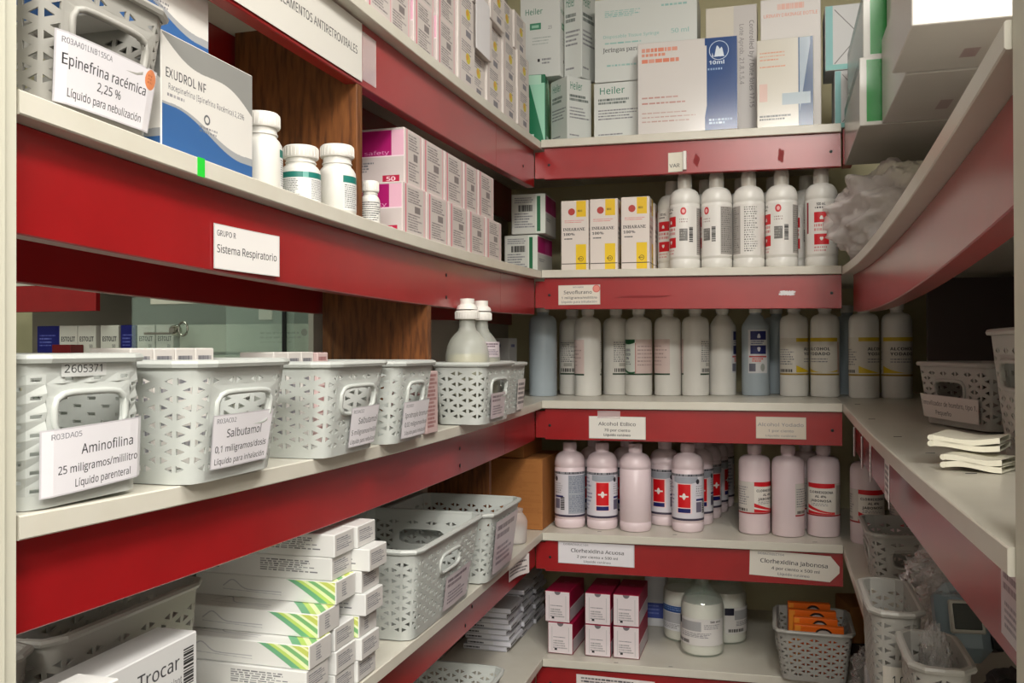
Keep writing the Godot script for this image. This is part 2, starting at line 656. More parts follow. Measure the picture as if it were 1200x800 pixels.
func room() -> void:
	slab("floor", Vector3(-0.4, FLOOR - 0.05, 1.7), Vector3(5.4, 0.1, 5.0), "floor_tile")
	slab("ceiling", Vector3(-0.4, CEIL + 0.05, 1.7), Vector3(5.4, 0.1, 5.0), "ceiling_paint")
	slab("wall_back", Vector3(-0.4, (FLOOR + CEIL) / 2, -DEEP - 0.055), Vector3(5.4, CEIL - FLOOR, 0.1), "cream_wall")
	slab("wall_front", Vector3(-0.4, (FLOOR + CEIL) / 2, 4.25), Vector3(5.4, CEIL - FLOOR, 0.1), "white_wall")
	slab("wall_left", Vector3(-3.15, (FLOOR + CEIL) / 2, 1.7), Vector3(0.1, CEIL - FLOOR, 5.0), "white_wall")
	slab("wall_right", Vector3(2.35, (FLOOR + CEIL) / 2, 1.7), Vector3(0.1, CEIL - FLOOR, 5.0), "white_wall")


func screw(u: Node3D, at: Vector3, axis: int) -> void:
	var b := MB.new()
	b.lathe([Vector2(0, 0), Vector2(0.0035, 0), Vector2(0.0035, 0.0006), Vector2(0.0015, 0.0012), Vector2(0, 0.0012)], 10)
	if not shared.has("screw"):
		shared.screw = b.done(M.black)
	var o := part("screw", shared.screw, u, at)
	if axis == 0:
		o.rotation.z = -PI / 2
	elif axis == 1:
		o.rotation.z = PI / 2
	else:
		o.rotation.x = PI / 2


func shelving() -> void:
	# left unit: five boards with red fascias, wooden partitions, back panels
	var u := thing("shelving_unit", "long white shelving with red fascias along the left side, holding the woven baskets", "shelving")
	var fh := [0.0, 0.092, 0.088, 0.078, 0.066, 0.07]
	for n in range(1, 6):
		var f := func(z: float) -> float: return left_under(n, z)
		part("shelf_board", bar(f, TH, -LD, 0.0, -DEEP, 1.597, M.laminate), u)
		var joint := 0.345 - 0.03 * n
		part("fascia", bar(f, fh[n], -0.04, -0.02, 0.0, joint - 0.0006, M.red_paint, fh[n] + 0.0003, false, 8), u)
		part("fascia", bar(f, fh[n], -0.04, -0.02, joint + 0.0006, 1.597, M.red_paint, fh[n] + 0.0003), u)
		part("rear_fascia", bar(f, 0.1, -LD, -LD + 0.012, -DEEP + 0.01, 1.597, M.red_paint, 0.1003), u)
	part("partition", boxm(Vector3(0.2, 0.293, 0.018), M.plywood, 0.001), u, Vector3(-0.121, 0.325, 0.97))
	part("partition", boxm(Vector3(0.2, 0.296, 0.018), M.plywood, 0.001), u, Vector3(-0.121, 0.009, 0.70))
	part("partition", boxm(Vector3(0.15, 0.294, 0.018), M.plywood, 0.001), u, Vector3(-0.15, -0.3105, 0.19))
	part("back_panel", boxm(Vector3(0.01, 0.36, 1.48), M.grey_panel, 0.0), u, Vector3(-LD - 0.006, 0.34, 0.225))
	part("back_panel", boxm(Vector3(0.01, 0.34, 1.22), M.grey_panel, 0.0), u, Vector3(-LD - 0.006, -0.01, 0.095))
	part("back_panel", boxm(Vector3(0.01, 1.25, 2.11), M.grey_panel, 0.0), u, Vector3(-LD - 0.006, -0.81, 0.54))
	part("back_panel", boxm(Vector3(0.01, 0.75, 2.11), M.grey_panel, 0.0), u, Vector3(-LD - 0.006, 0.90, 0.54))
	part("post", boxm(Vector3(0.05, 2.7, 0.05), M.post_paint, 0.003), u, Vector3(-0.0238, -0.09, 1.6235))
	part("post", boxm(Vector3(0.003, 2.7, 0.03), M.post_paint, 0.001), u, Vector3(0.0029, -0.09, 1.629))
	part("post", boxm(Vector3(0.03, 2.7, 0.03), M.post_paint, 0.002), u, Vector3(-LD + 0.015, -0.09, 1.6145))
	for p in [[0.10, 1, 0.055], [0.62, 2, 0.03], [0.62, 2, 0.07], [0.55, 3, 0.03], [0.55, 3, 0.062], [0.48, 4, 0.025], [0.52, 4, 0.05], [0.18, 4, 0.03]]:
		screw(u, Vector3(-0.0198, left_under(p[1], p[0]) - p[2], p[0]), 0)
	# back unit
	u = thing("shelving_unit", "white shelving with red fascias across the back wall, full of white bottles", "shelving")
	for n in range(1, 6):
		var f := func(x: float) -> float: return back_under(n, x)
		part("shelf_board", bar(f, TH, -DEEP, 0.01, 0.0012, XR - 0.0012, M.laminate, 0.0, true), u)
		part("fascia", bar(f, 0.0765, -0.018, 0.0, 0.006, XR - 0.001, M.red_paint, 0.0768, true), u)
		part("corner_strip", bar(f, 0.066, -0.016, -0.006, -0.0194, 0.0054, M.red_paint, 0.0735, true, 2), u)
		for x in [0.018, XR - 0.022]:
			screw(u, Vector3(x, back_under(n, x) - 0.042, 0.0003), 2)
	for q in [[0.18, 0.004, 5], [0.31, 0.0, 5], [0.135, -0.03, 4], [0.318, -0.03, 4], [0.635, -0.012, 4]]:
		part("scuff_mark", boxm(Vector3(0.010, 0.0005, 0.0016), M.black, 0.0), u, Vector3(q[0], back_under(q[2], q[0]) + TH + 0.0002, minf(q[1], -0.001)), 0.2)
	# bits of paper and old tape left on the red boards
	for q in [[0.577, 0.122, 0.05, 0.011, "paper"], [0.565, 0.437, 0.018, 0.030, "residue"], [0.375, 0.438, 0.018, 0.026, "residue"], [0.25, 0.12, 0.16, 0.006, "residue"]]:
		var b := MB.new()
		var n := 40
		for k in n:
			var a0 := TAU * k / n
			var a1 := TAU * (k + 1) / n
			var r0: float = 0.75 + 0.25 * sin(a0 * 7.0 + q[0] * 40.0) * cos(a0 * 11.0)
			var r1: float = 0.75 + 0.25 * sin(a1 * 7.0 + q[0] * 40.0) * cos(a1 * 11.0)
			if k == n - 1:
				r1 = 0.75 + 0.25 * sin(q[0] * 40.0)
			var p0 := Vector3(cos(a0) * r0 * q[2] * 0.5, sin(a0) * r0 * q[3] * 0.7, 0.0006)
			var p1 := Vector3(cos(a1) * r1 * q[2] * 0.5, sin(a1) * r1 * q[3] * 0.7, 0.0006)
			b.tri(Vector3(0, 0, 0.0006), p0, p1)
			b.quad(p0 - Vector3(0, 0, 0.0005), p1 - Vector3(0, 0, 0.0005), p1, p0)
		part("paper_residue" if q[4] == "paper" else "tape_residue", b.done(M[q[4]]), u, Vector3(q[0], q[1], 0.0))
	# right unit
	u = thing("shelving_unit", "white shelving with red fascias along the right side, dim and half empty", "shelving")
	for n in range(1, 6):
		var f := func(z: float) -> float: return right_under(n, z)
		var x0 := 0.90 if n == 1 else XR
		part("shelf_board", bar(f, TH, x0, 1.12, -DEEP, 1.5, M.laminate), u)
		if n > 1:
			part("fascia", bar(f, 0.083, XR + 0.024, XR + 0.052, 0.0, 1.5, M.red_paint, 0.0833), u)
		else:
			part("fascia", boxm(Vector3(0.02, 0.08, 0.05), M.red_paint, 0.001), u, Vector3(XR + 0.013, 0.446, -0.014))
	for q in [[0.725, 0.02], [0.722, 0.36], [0.729, 0.67], [0.742, 0.885], [0.752, 1.085]]:
		part("scuff_mark", boxm(Vector3(0.012, 0.0005, 0.0016), M.black, 0.0), u, Vector3(q[0], right_under(3, q[1]) + TH + 0.0003, q[1]), 0.3)
	part("back_panel", boxm(Vector3(0.012, 2.6, 2.03), M.dark_board, 0.0), u, Vector3(1.127, -0.14, 0.49))
	part("partition", boxm(Vector3(0.24, 0.288, 0.018), M.dark_board, 0.0), u, Vector3(0.999, 0.008, -0.06))
	part("post", boxm(Vector3(0.05, 2.7, 0.05), M.post_paint, 0.003), u, Vector3(0.724, -0.09, 1.526))
	part("post", boxm(Vector3(0.05, 2.7, 0.05), M.post_paint, 0.003), u, Vector3(1.09, -0.09, 1.526))


func lamp(at: Vector3, size: Vector2, energy: float, col: Color, label: String) -> void:
	var t := thing("ceiling_light", label, "light", at)
	part("housing", boxm(Vector3(size.x + 0.04, 0.03, size.y + 0.04), M.post_paint, 0.003), t, Vector3(0, -0.016, 0))
	var m := mat("lamp_diffuser", Color.WHITE, 0.6)
	m.emission_enabled = true
	m.emission = col
	m.emission_energy_multiplier = 3.0
	part("diffuser", boxm(Vector3(size.x, 0.008, size.y), m, 0.002), t, Vector3(0, -0.0355, 0))
	var l := AreaLight3D.new()
	l.name = "lamp_light"
	l.area_size = size
	l.light_energy = energy
	l.light_color = col
	l.area_range = 8.0
	l.area_attenuation = 2.0
	l.shadow_enabled = true
	l.rotation.x = -PI / 2
	l.position.y = -0.045
	t.add_child(l, true)


# ---------------------------------------------------------------- woven plastic baskets
class Weave:
	var A: float      # half size along x at the rim
	var B: float      # half size along z at the rim
	var R := 0.022
	var H: float
	var K := 0.85      # size at the foot relative to the rim
	var P: float
	func _init(w: float, d: float, h: float) -> void:
		A = w * 0.5; B = d * 0.5; H = h
		R = minf(R, minf(A, B) * 0.7)
		P = 4 * (A - R) + 4 * (B - R) + TAU * R
	# outline at arc length d, counter-clockwise from above, starting at the middle of the +x side: position and outward normal in plan
	func rim(d: float) -> Array:
		d = fposmod(d, P)
		var a := A - R
		var b := B - R
		var q := PI * 0.5 * R
		var runs := [b, q, 2 * a, q, 2 * b, q, 2 * a, q, b]
		var i := 0
		while i < 8 and d > runs[i]:
			d -= runs[i]
			i += 1
		match i:
			0: return [Vector2(A, -d), Vector2(1, 0)]
			1: return arc(Vector2(a, -b), d / R)
			2: return [Vector2(a - d, -B), Vector2(0, -1)]
			3: return arc(Vector2(-a, -b), PI / 2 + d / R)
			4: return [Vector2(-A, -b + d), Vector2(-1, 0)]
			5: return arc(Vector2(-a, b), PI + d / R)
			6: return [Vector2(-a + d, B), Vector2(0, 1)]
			7: return arc(Vector2(a, b), PI * 1.5 + d / R)
		return [Vector2(A, b - d), Vector2(1, 0)]
	func arc(c: Vector2, t: float) -> Array:
		var n := Vector2(cos(t), -sin(t))
		return [c + n * R, n]
	func at(d: float, v: float, off: float) -> Vector3:
		var r := rim(d)
		var p: Vector2 = r[0] * lerpf(K, 1.0, v) + r[1] * off
		return Vector3(p.x, v * H, p.y)
	# smooth outward normal at a point near the wall
	func nor(p: Vector3) -> Vector3:
		var k := lerpf(K, 1.0, clampf(p.y / H, 0.0, 1.0))
		var q := Vector2(absf(p.x) / k - (A - R), absf(p.z) / k - (B - R))
		var n := Vector2(maxf(q.x, 0.0), maxf(q.y, 0.0))
		if n.length() < 1e-6:
			n = Vector2(1, 0) if q.x > q.y else Vector2(0, 1)
		n = n.normalized()
		return Vector3(n.x * signf(p.x), -(1.0 - K) * minf(A, B) / H, n.y * signf(p.z)).normalized()
	func side(face: String) -> float:    # arc length at the middle of a face
		match face:
			"+x": return 0.0
			"-z": return P * 0.25
			"-x": return P * 0.5
		return P * 0.75


func ring_walk(b: MB, w: Weave, d0: float, d1: float, va: float, vb: float, off: float, inner: bool, seg: int) -> void:
	for k in seg:
		var a := lerpf(d0, d1, float(k) / seg)
		var c := lerpf(d0, d1, float(k + 1) / seg)
		if inner:
			b.quad(w.at(c, va, off), w.at(a, va, off), w.at(a, vb, off), w.at(c, vb, off))
		else:
			var p := [w.at(a, va, off), w.at(c, va, off), w.at(c, vb, off), w.at(a, vb, off)]
			b.trin(p[0], p[1], p[2], w.nor(p[0]), w.nor(p[1]), w.nor(p[2]))
			b.trin(p[0], p[2], p[3], w.nor(p[0]), w.nor(p[2]), w.nor(p[3]))


# handles: list of faces with a grip hole; style "tri" = triangle weave, "slot" = thick wicker
func basket_mesh(wd: float, dp: float, h: float, handles: Array, style: String, m: Material, relief: float) -> ArrayMesh:
	var key := "basket%s%s%s%s%s%s" % [wd, dp, h, handles, style, m.resource_name]
	if shared.has(key):
		return shared[key]
	var w := Weave.new(wd, dp, h)
	if style == "slot":
		w.K = 0.97
	var b := MB.new()
	var T := 0.0022
	var cw := 0.0195 if style == "tri" else 0.016
	var nc: int = 4 * int(round(w.P / cw / 4.0))
	var v0 := 0.09
	var v1 := 0.87
	var rh := 0.0098 if style == "tri" else 0.0085
	var nr: int = 2 * int(round((v1 - v0) * h / rh / 2.0)) + 1
	var step := w.P / nc
	# plates with a grip
	var plates := []
	for f in handles:
		var mid: float = w.side(f)
		var half: float = w.B if f.ends_with("x") else w.A
		var k0 := int(round(mid / step))
		var hc: int = maxi(2, int(round(minf(half * 0.62, 0.055) / step)))
		var r1 := nr - 1
		var r0: int = maxi(1, r1 - int(round(0.048 / ((v1 - v0) * h / nr))))
		plates.append([k0 - hc, k0 + hc, r0, r1])
	var vy := func(j: int) -> float: return lerpf(v0, v1, float(j) / nr)
	var bump := func(i: int, j: int) -> float:
		if j <= 0 or j >= nr:
			return 0.0
		return relief * (1.0 if posmod(i + j, 2) == 0 else -0.6)
	for i in nc:
		for j in nr:
			var skip := false
			for p in plates:
				var ii: int = posmod(i - p[0], nc)
				if ii < p[1] - p[0] and j >= p[2] and j < p[3]:
					skip = true
			if skip:
				continue
			var s0 := step * i
			var s1 := step * (i + 1)
			var ya: float = vy.call(j)
			var yb: float = vy.call(j + 1)
			var co := [w.at(s0, ya, bump.call(i, j)), w.at(s1, ya, bump.call(i + 1, j)), w.at(s1, yb, bump.call(i + 1, j + 1)), w.at(s0, yb, bump.call(i, j + 1))]
			var ci := [w.at(s0, ya, -T), w.at(s1, ya, -T), w.at(s1, yb, -T), w.at(s0, yb, -T)]
			var hole := []
			if style == "tri":
				# triangles that point left or right in mirrored pairs
				var left := i % 2 == 0
				var tip := 0.40
				var base := 0.88
				if j % 2 == 1:
					tip = 0.62
					base = 0.14
				var xt := tip if left else 1.0 - tip
				var xb := base if left else 1.0 - base
				if xt < xb:
					hole = [Vector2(xt, 0.5), Vector2(xb, 0.09), Vector2(xb, 0.91)]
				else:
					hole = [Vector2(xt, 0.5), Vector2(xb, 0.91), Vector2(xb, 0.09)]
			elif (i + j) % 2 == 0:
				hole = [Vector2(0.2, 0.3), Vector2(0.8, 0.3), Vector2(0.8, 0.7), Vector2(0.2, 0.7)]
			if hole.is_empty():
				b.quad(co[0], co[1], co[2], co[3])
				b.quad(ci[1], ci[0], ci[3], ci[2])
				continue
			var ho := []
			var hi := []
			for q in hole:
				ho.append(lerp(lerp(co[0], co[1], q.x), lerp(co[3], co[2], q.x), q.y))
				hi.append(lerp(lerp(ci[0], ci[1], q.x), lerp(ci[3], ci[2], q.x), q.y))
			var n := hole.size()
			for k in n:
				var k2 := (k + 1) % n
				b.quad(ho[k2], ho[k], hi[k], hi[k2])
			for pair in [[co, ho, false], [ci, hi, true]]:
				var C: Array = pair[0]
				var Q: Array = pair[1]
				var tris := []
				if n == 4:
					for k in 4:
						var k2 := (k + 1) % 4
						tris.append([C[k], C[k2], Q[k2]]); tris.append([C[k], Q[k2], Q[k]])
				elif hole[0].x < hole[1].x:   # tip to the left: Q0 tip, Q1 low, Q2 high
					tris = [[C[3], C[0], Q[0]], [C[0], Q[1], Q[0]], [C[0], C[1], Q[1]], [C[1], Q[2], Q[1]], [C[1], C[2], Q[2]], [C[2], C[3], Q[2]], [C[3], Q[0], Q[2]]]
				else:                          # tip to the right: Q0 tip, Q1 high, Q2 low
					tris = [[C[1], C[2], Q[0]], [C[2], Q[1], Q[0]], [C[2], C[3], Q[1]], [C[3], Q[2], Q[1]], [C[3], C[0], Q[2]], [C[0], C[1], Q[2]], [C[1], Q[0], Q[2]]]
				for t in tris:
					if pair[2]:
						b.tri(t[0], t[2], t[1])
					elif style == "tri":
						b.trin(t[0], t[1], t[2], w.nor(t[0]), w.nor(t[1]), w.nor(t[2]))
					else:
						b.tri(t[0], t[1], t[2])
	# foot and top bands
	for band in [[0.0, v0], [v1, 1.0]]:
		ring_walk(b, w, 0, w.P, band[0], band[1], 0.0, false, nc)
		ring_walk(b, w, 0, w.P, band[0], band[1], -T, true, nc)
	# grip plates
	for p in plates:
		var d0: float = step * p[0]
		var d1: float = step * p[1]
		var y0: float = vy.call(p[2])
		var y1: float = vy.call(p[3])
		var cx := (d0 + d1) * 0.5
		var cy := (y0 + y1) * 0.5
		var hw: float = (d1 - d0) * 0.5
		var hh: float = (y1 - y0) * h * 0.5
		var gw := hw * 0.80
		var gh := hh * 0.66
		var angles := []
		for k in 40:
			angles.append(TAU * k / 40.0)
		for q in [Vector2(hw, hh), Vector2(-hw, hh), Vector2(-hw, -hh), Vector2(hw, -hh)]:
			angles.append(fposmod(q.angle(), TAU))
		angles.sort()
		var outer := []
		var mouth := []
		for a in angles:
			var d := Vector2(cos(a), sin(a))
			outer.append(d * minf(hw / maxf(absf(d.x), 1e-5), hh / maxf(absf(d.y), 1e-5)))
			# rounded grip: a superellipse
			mouth.append(d * pow(pow(absf(d.x) / gw, 4.5) + pow(absf(d.y) / gh, 4.5), -1.0 / 4.5))
		var spot := func(q: Vector2, off: float) -> Vector3: return w.at(cx + q.x, cy + q.y / h, off)
		var lip := []
		for k in angles.size():
			var k2 := (k + 1) % angles.size()
			b.quad(spot.call(mouth[k], 0.0015), spot.call(outer[k], 0.0), spot.call(outer[k2], 0.0), spot.call(mouth[k2], 0.0015))
			b.quad(spot.call(mouth[k2], -T), spot.call(outer[k2], -T), spot.call(outer[k], -T), spot.call(mouth[k], -T))
			lip.append(spot.call(mouth[k] * 1.06, 0.0012))
			b.quad(spot.call(mouth[k], -T), spot.call(mouth[k], 0.0015), spot.call(mouth[k2], 0.0015), spot.call(mouth[k2], -T))
		b.tube(lip, 0.0032, 6, true)
	# rolled rim
	var sec := [Vector2(0.0, -0.007), Vector2(0.0045, -0.0065), Vector2(0.006, -0.003), Vector2(0.0045, 0.0), Vector2(0.0, 0.001), Vector2(-0.003, 0.0), Vector2(-0.0032, -0.004)]
	for k in nc:
		for q in sec.size() - 1:
			var a: Vector2 = sec[q]
			var c: Vector2 = sec[q + 1]
			var u := Vector3.UP
			b.quad(w.at(step * k, 1, a.x) + u * a.y, w.at(step * (k + 1), 1, a.x) + u * a.y, w.at(step * (k + 1), 1, c.x) + u * c.y, w.at(step * k, 1, c.x) + u * c.y)
	# foot plate
	for k in nc:
		b.tri(Vector3(0, 0.0, 0), w.at(step * (k + 1), 0, 0), w.at(step * k, 0, 0))
		b.tri(Vector3(0, 0.0025, 0), w.at(step * k, 0, -T * 0.5) + Vector3.UP * 0.0025, w.at(step * (k + 1), 0, -T * 0.5) + Vector3.UP * 0.0025)
	shared[key] = b.done(m)
	return shared[key]


# a paper card that follows the basket's side
func basket_card(wd: float, dp: float, h: float, face: String, shift: float, width: float, y0: float, y1: float, m: Material, off := 0.0045, tilt := 0.0, taper := 0.85) -> ArrayMesh:
	var w := Weave.new(wd, dp, h)
	w.K = taper
	var b := MB.new()
	var mid := w.side(face) + shift
	var seg := 12
	for k in seg:
		var a := float(k) / seg
		var c := float(k + 1) / seg
		var ta := tilt * (a - 0.5)
		var tc := tilt * (c - 0.5)
		var da := mid + (a - 0.5) * width
		var dc := mid + (c - 0.5) * width
		var o1 := off + 0.001 * sin(a * 5.0)
		var o2 := off + 0.001 * sin(c * 5.0)
		b.quad(w.at(da, (y0 + ta) / h, o1), w.at(dc, (y0 + tc) / h, o2), w.at(dc, (y1 + tc) / h, o2), w.at(da, (y1 + ta) / h, o1), Rect2(a, 0, c - a, 1))
		b.quad(w.at(dc, (y0 + tc) / h, o2 - 0.0005), w.at(da, (y0 + ta) / h, o1 - 0.0005), w.at(da, (y1 + ta) / h, o1 - 0.0005), w.at(dc, (y1 + tc) / h, o2 - 0.0005), Rect2(0, 0, 0.01, 0.01))
	return b.done(m)


func basket(label: String, size: Vector3, at: Vector3, handles: Array, group := "woven plastic baskets", m := "basket_plastic", style := "tri", turn := 0.0, called := "woven_basket") -> Node3D:
	var t := thing(called, label, "basket", at, turn, group)
	part("body", basket_mesh(size.x, size.z, size.y, handles, style, M[m], 0.0002 if style == "tri" else 0.0011), t)
	return t


# ---------------------------------------------------------------- bottles
# kinds: profile of the body, of the cap, and the band where stickers sit
func bottle_profile(kind: String, r: float, h: float) -> Array:
	match kind:
		"ribbed":     # rounded shoulder above a groove, as tall disinfectant bottles
			return [Vector2(0, 0), Vector2(r * 0.93, 0), Vector2(r, 0.006), Vector2(r, h * 0.10), Vector2(r * 0.975, h * 0.105), Vector2(r * 0.975, h * 0.115), Vector2(r, h * 0.12), Vector2(r, h * 0.74), Vector2(r * 0.97, h * 0.747), Vector2(r * 0.97, h * 0.757), Vector2(r * 1.0, h * 0.765),
				Vector2(r * 0.995, h * 0.81), Vector2(r * 0.95, h * 0.855), Vector2(r * 0.85, h * 0.895), Vector2(r * 0.68, h * 0.925), Vector2(r * 0.46, h * 0.94), Vector2(r * 0.42, h * 0.95), Vector2(r * 0.40, h), Vector2(0, h)]
		"plain":      # straight cylinder with a tight shoulder and a narrow neck
			return [Vector2(0, 0), Vector2(r * 0.95, 0), Vector2(r, 0.004), Vector2(r, h * 0.80), Vector2(r * 0.98, h * 0.85), Vector2(r * 0.90, h * 0.89), Vector2(r * 0.72, h * 0.915), Vector2(r * 0.46, h * 0.925), Vector2(r * 0.40, h * 0.935), Vector2(r * 0.40, h), Vector2(0, h)]
		"cone":       # straight cylinder with a conical shoulder
			return [Vector2(0, 0), Vector2(r * 0.95, 0), Vector2(r, 0.004), Vector2(r, h * 0.79), Vector2(r * 0.95, h * 0.82), Vector2(r * 0.5, h * 0.93), Vector2(r * 0.40, h * 0.94), Vector2(r * 0.40, h), Vector2(0, h)]
		"pill":
			return [Vector2(0, 0), Vector2(r * 0.92, 0), Vector2(r, 0.003), Vector2(r, h * 0.60), Vector2(r * 0.97, h * 0.67), Vector2(r * 0.86, h * 0.73), Vector2(r * 0.74, h * 0.77), Vector2(r * 0.74, h * 0.80), Vector2(r * 0.79, h * 0.805), Vector2(r * 0.79, h * 0.82), Vector2(r * 0.74, h * 0.825), Vector2(r * 0.74, h), Vector2(0, h)]
	# flask: rounded shoulders into a neck
	return [Vector2(0, 0), Vector2(r * 0.9, 0), Vector2(r, 0.006), Vector2(r, h * 0.55), Vector2(r * 0.985, h * 0.63), Vector2(r * 0.91, h * 0.71), Vector2(r * 0.77, h * 0.775), Vector2(r * 0.57, h * 0.825), Vector2(r * 0.42, h * 0.855), Vector2(r * 0.37, h * 0.89), Vector2(r * 0.37, h), Vector2(0, h)]


func bottle(called: String, label: String, kind: String, r: float, h: float, at: Vector3, turn: float, body: String, stickers: Array, group: String, cap := "cap_white", cap_h := 0.02, cap_r := 0.44) -> Node3D:
	var t := thing(called, label, "bottle", at, turn, group)
	var key := "%s%s%s%s" % [kind, r, h, body]
	if not shared.has(key):
		var b := MB.new()
		b.lathe(bottle_profile(kind, r, h), 64)
		shared[key] = b.done(M[body])
	part("body", shared[key], t)
	key = "cap%s%s%s%s" % [r, cap, cap_h, cap_r]
	if not shared.has(key):
		var b := MB.new()
		var c := r * cap_r
		b.lathe([Vector2(0, -cap_h * 0.45), Vector2(c, -cap_h * 0.45), Vector2(c * 1.03, -cap_h * 0.4), Vector2(c * 1.03, cap_h * 0.42), Vector2(c * 0.93, cap_h * 0.55), Vector2(0, cap_h * 0.55)], 26)
		for k in 26:   # grip ribs
			var a := TAU * (k + 0.5) / 26
			b.box(Vector3(cos(a) * c * 1.03, 0, -sin(a) * c * 1.03), Vector3(0.0008, cap_h * 0.72, 0.0012), 0.0, {}, Basis(Vector3.UP, a))
		shared[key] = b.done(M[cap])
	part("cap", shared[key], t, Vector3(0, h, 0))
	# stickers: [material, from degrees, to degrees, low, high]; 90 degrees towards the camera is -90 (the +z side)
	for s in stickers:
		key = "st%s%s%s" % [r, h, s]
		if not shared.has(key):
			var b := MB.new()
			b.sticker(r, deg_to_rad(s[1]), deg_to_rad(s[2]), s[3] * h, s[4] * h, int(ceil((s[2] - s[1]) / 5.0)))
			shared[key] = b.done(M[s[0]])
		part("label", shared[key], t)
	return t


# ---------------------------------------------------------------- cartons and papers
func carton(called: String, label: String, size: Vector3, at: Vector3, turn: float, print_name: String, uv: Dictionary, group := "") -> MeshInstance3D:
	return solo(called, carton_mesh(print_name, size, M[print_name], uv), label, "box", at, turn, group)


# a paper or card tag hanging flat on a fascia; a slight curl at one end
func tag_card(label: String, size: Vector2, at: Vector3, basis: Basis, m: Material, curl := 0.002, corners := 0.0, called := "shelf_label", group := "") -> MeshInstance3D:
	var b := MB.new()
	var seg := 10
	for k in seg:
		var a := float(k) / seg
		var c := float(k + 1) / seg
		var za := curl * a * a * a
		var zc := curl * c * c * c
		var ca := corners * maxf(0.0, (a - 0.9) / 0.1)
		var cc := corners * maxf(0.0, (c - 0.9) / 0.1)
		var x0 := (a - 0.5) * size.x
		var x1 := (c - 0.5) * size.x
		var h := size.y * 0.5
		var A := Vector3(x0, -h + ca, za + 0.0006)
		var B := Vector3(x1, -h + cc, zc + 0.0006)
		var C := Vector3(x1, h - cc, zc + 0.0006)
		var D := Vector3(x0, h - ca, za + 0.0006)
		var f := Vector3(0, 0, -0.0006)
		b.quad(A, B, C, D, Rect2(a, ca / size.y, c - a, 1.0 - 2 * ca / size.y))
		b.quad(B + f, A + f, D + f, C + f, Rect2(0, 0, 0.01, 0.01))
		b.quad(D, C, C + f, D + f, Rect2(0, 0, 0.01, 0.01))
		b.quad(B, A, A + f, B + f, Rect2(0, 0, 0.01, 0.01))
		if k == 0:
			b.quad(A + f, A, D, D + f, Rect2(0, 0, 0.01, 0.01))
		if k == seg - 1:
			b.quad(B, B + f, C + f, C, Rect2(0, 0, 0.01, 0.01))
	var o := solo(called, b.done(m), label, "label", at, 0.0, group)
	o.basis = basis
	return o


# crumpled bag: an ellipsoid with creased noise, thin film
func crumple(size: Vector3, seed_no: int, m: Material, seg := 40, rough := 0.22, freq := 9.0, soft := true) -> ArrayMesh:
	var f := FastNoiseLite.new()
	f.seed = seed_no
	f.noise_type = FastNoiseLite.TYPE_SIMPLEX
	f.fractal_type = FastNoiseLite.FRACTAL_RIDGED
	f.fractal_octaves = 3
	f.fractal_gain = 0.45
	f.frequency = freq * 0.35
	var g := FastNoiseLite.new()
	g.seed = seed_no + 7
	g.frequency = 6.0
	var b := MB.new()
	var rows := seg / 2
	var grid := []
	for j in rows + 1:
		var line := []
		for i in seg + 1:
			var th := PI * j / rows
			var ph := TAU * (i % seg) / seg
			var d := Vector3(sin(th) * cos(ph), -cos(th), -sin(th) * sin(ph))
			var k := 1.0 + rough * f.get_noise_3dv(d * 0.6) + 0.30 * g.get_noise_3dv(d * 0.3)
			var p := d * size * 0.5 * k
			p.y = maxf(p.y, -size.y * 0.44)
			line.append(p + Vector3(0, size.y * 0.44, 0))
		grid.append(line)
	var nor := []
	for j in rows + 1:
		var line := []
		for i in seg + 1:
			var du: Vector3 = grid[j][(i + 1) % seg] - grid[j][(i + seg - 1) % seg]
			var dv: Vector3 = grid[mini(j + 1, rows)][i] - grid[maxi(j - 1, 0)][i]
			var k := du.cross(dv)
			line.append(k.normalized() if k.length() > 1e-9 else Vector3.UP * (1.0 if j > rows / 2 else -1.0))
		nor.append(line)
	for j in rows:
		for i in seg:
			if soft:
				b.trin(grid[j][i], grid[j][i + 1], grid[j + 1][i + 1], nor[j][i], nor[j][i + 1], nor[j + 1][i + 1])
				b.trin(grid[j][i], grid[j + 1][i + 1], grid[j + 1][i], nor[j][i], nor[j + 1][i + 1], nor[j + 1][i])
			elif (i + j) % 2 == 0:
				b.tri(grid[j][i], grid[j][i + 1], grid[j + 1][i + 1])
				b.tri(grid[j][i], grid[j + 1][i + 1], grid[j + 1][i])
			else:
				b.tri(grid[j][i], grid[j][i + 1], grid[j + 1][i])
				b.tri(grid[j][i + 1], grid[j + 1][i + 1], grid[j + 1][i])
	return b.done(m)


# ---------------------------------------------------------------- print: everything flat that is written or drawn on labels and boxes
const INK := Color(0.12, 0.12, 0.14)
const GREY := Color(0.45, 0.45, 0.48)
const RED := Color(0.80, 0.08, 0.13)
const NAVY := Color(0.10, 0.12, 0.38)


func whole(im: Image) -> Rect2i:
	return Rect2i(0, 0, im.get_width(), im.get_height())


# a typed paper label: rows of [text, centre x, centre y, height, ink, squeezed width]
func typed(called: String, w: int, h: int, rows: Array, paper := Color(0.91, 0.90, 0.92), framed := true) -> void:
	var im := blank(w, h, paper)
	var r := whole(im)
	if framed:
		for e in [[0.0, 0.0, 1.0, 0.02], [0.0, 0.98, 1.0, 0.02], [0.0, 0.0, 0.01, 1.0], [0.99, 0.0, 0.01, 1.0]]:
			fr(im, r, e[0], e[1], e[2], e[3], paper.darkened(0.12))
	for q in rows:
		ft(im, r, q[0], q[1], q[2], q[3], q[4] if q.size() > 4 else INK, 0, "Droid Sans", q[5] if q.size() > 5 else 0.0)
	printed(called, im, 0.35)


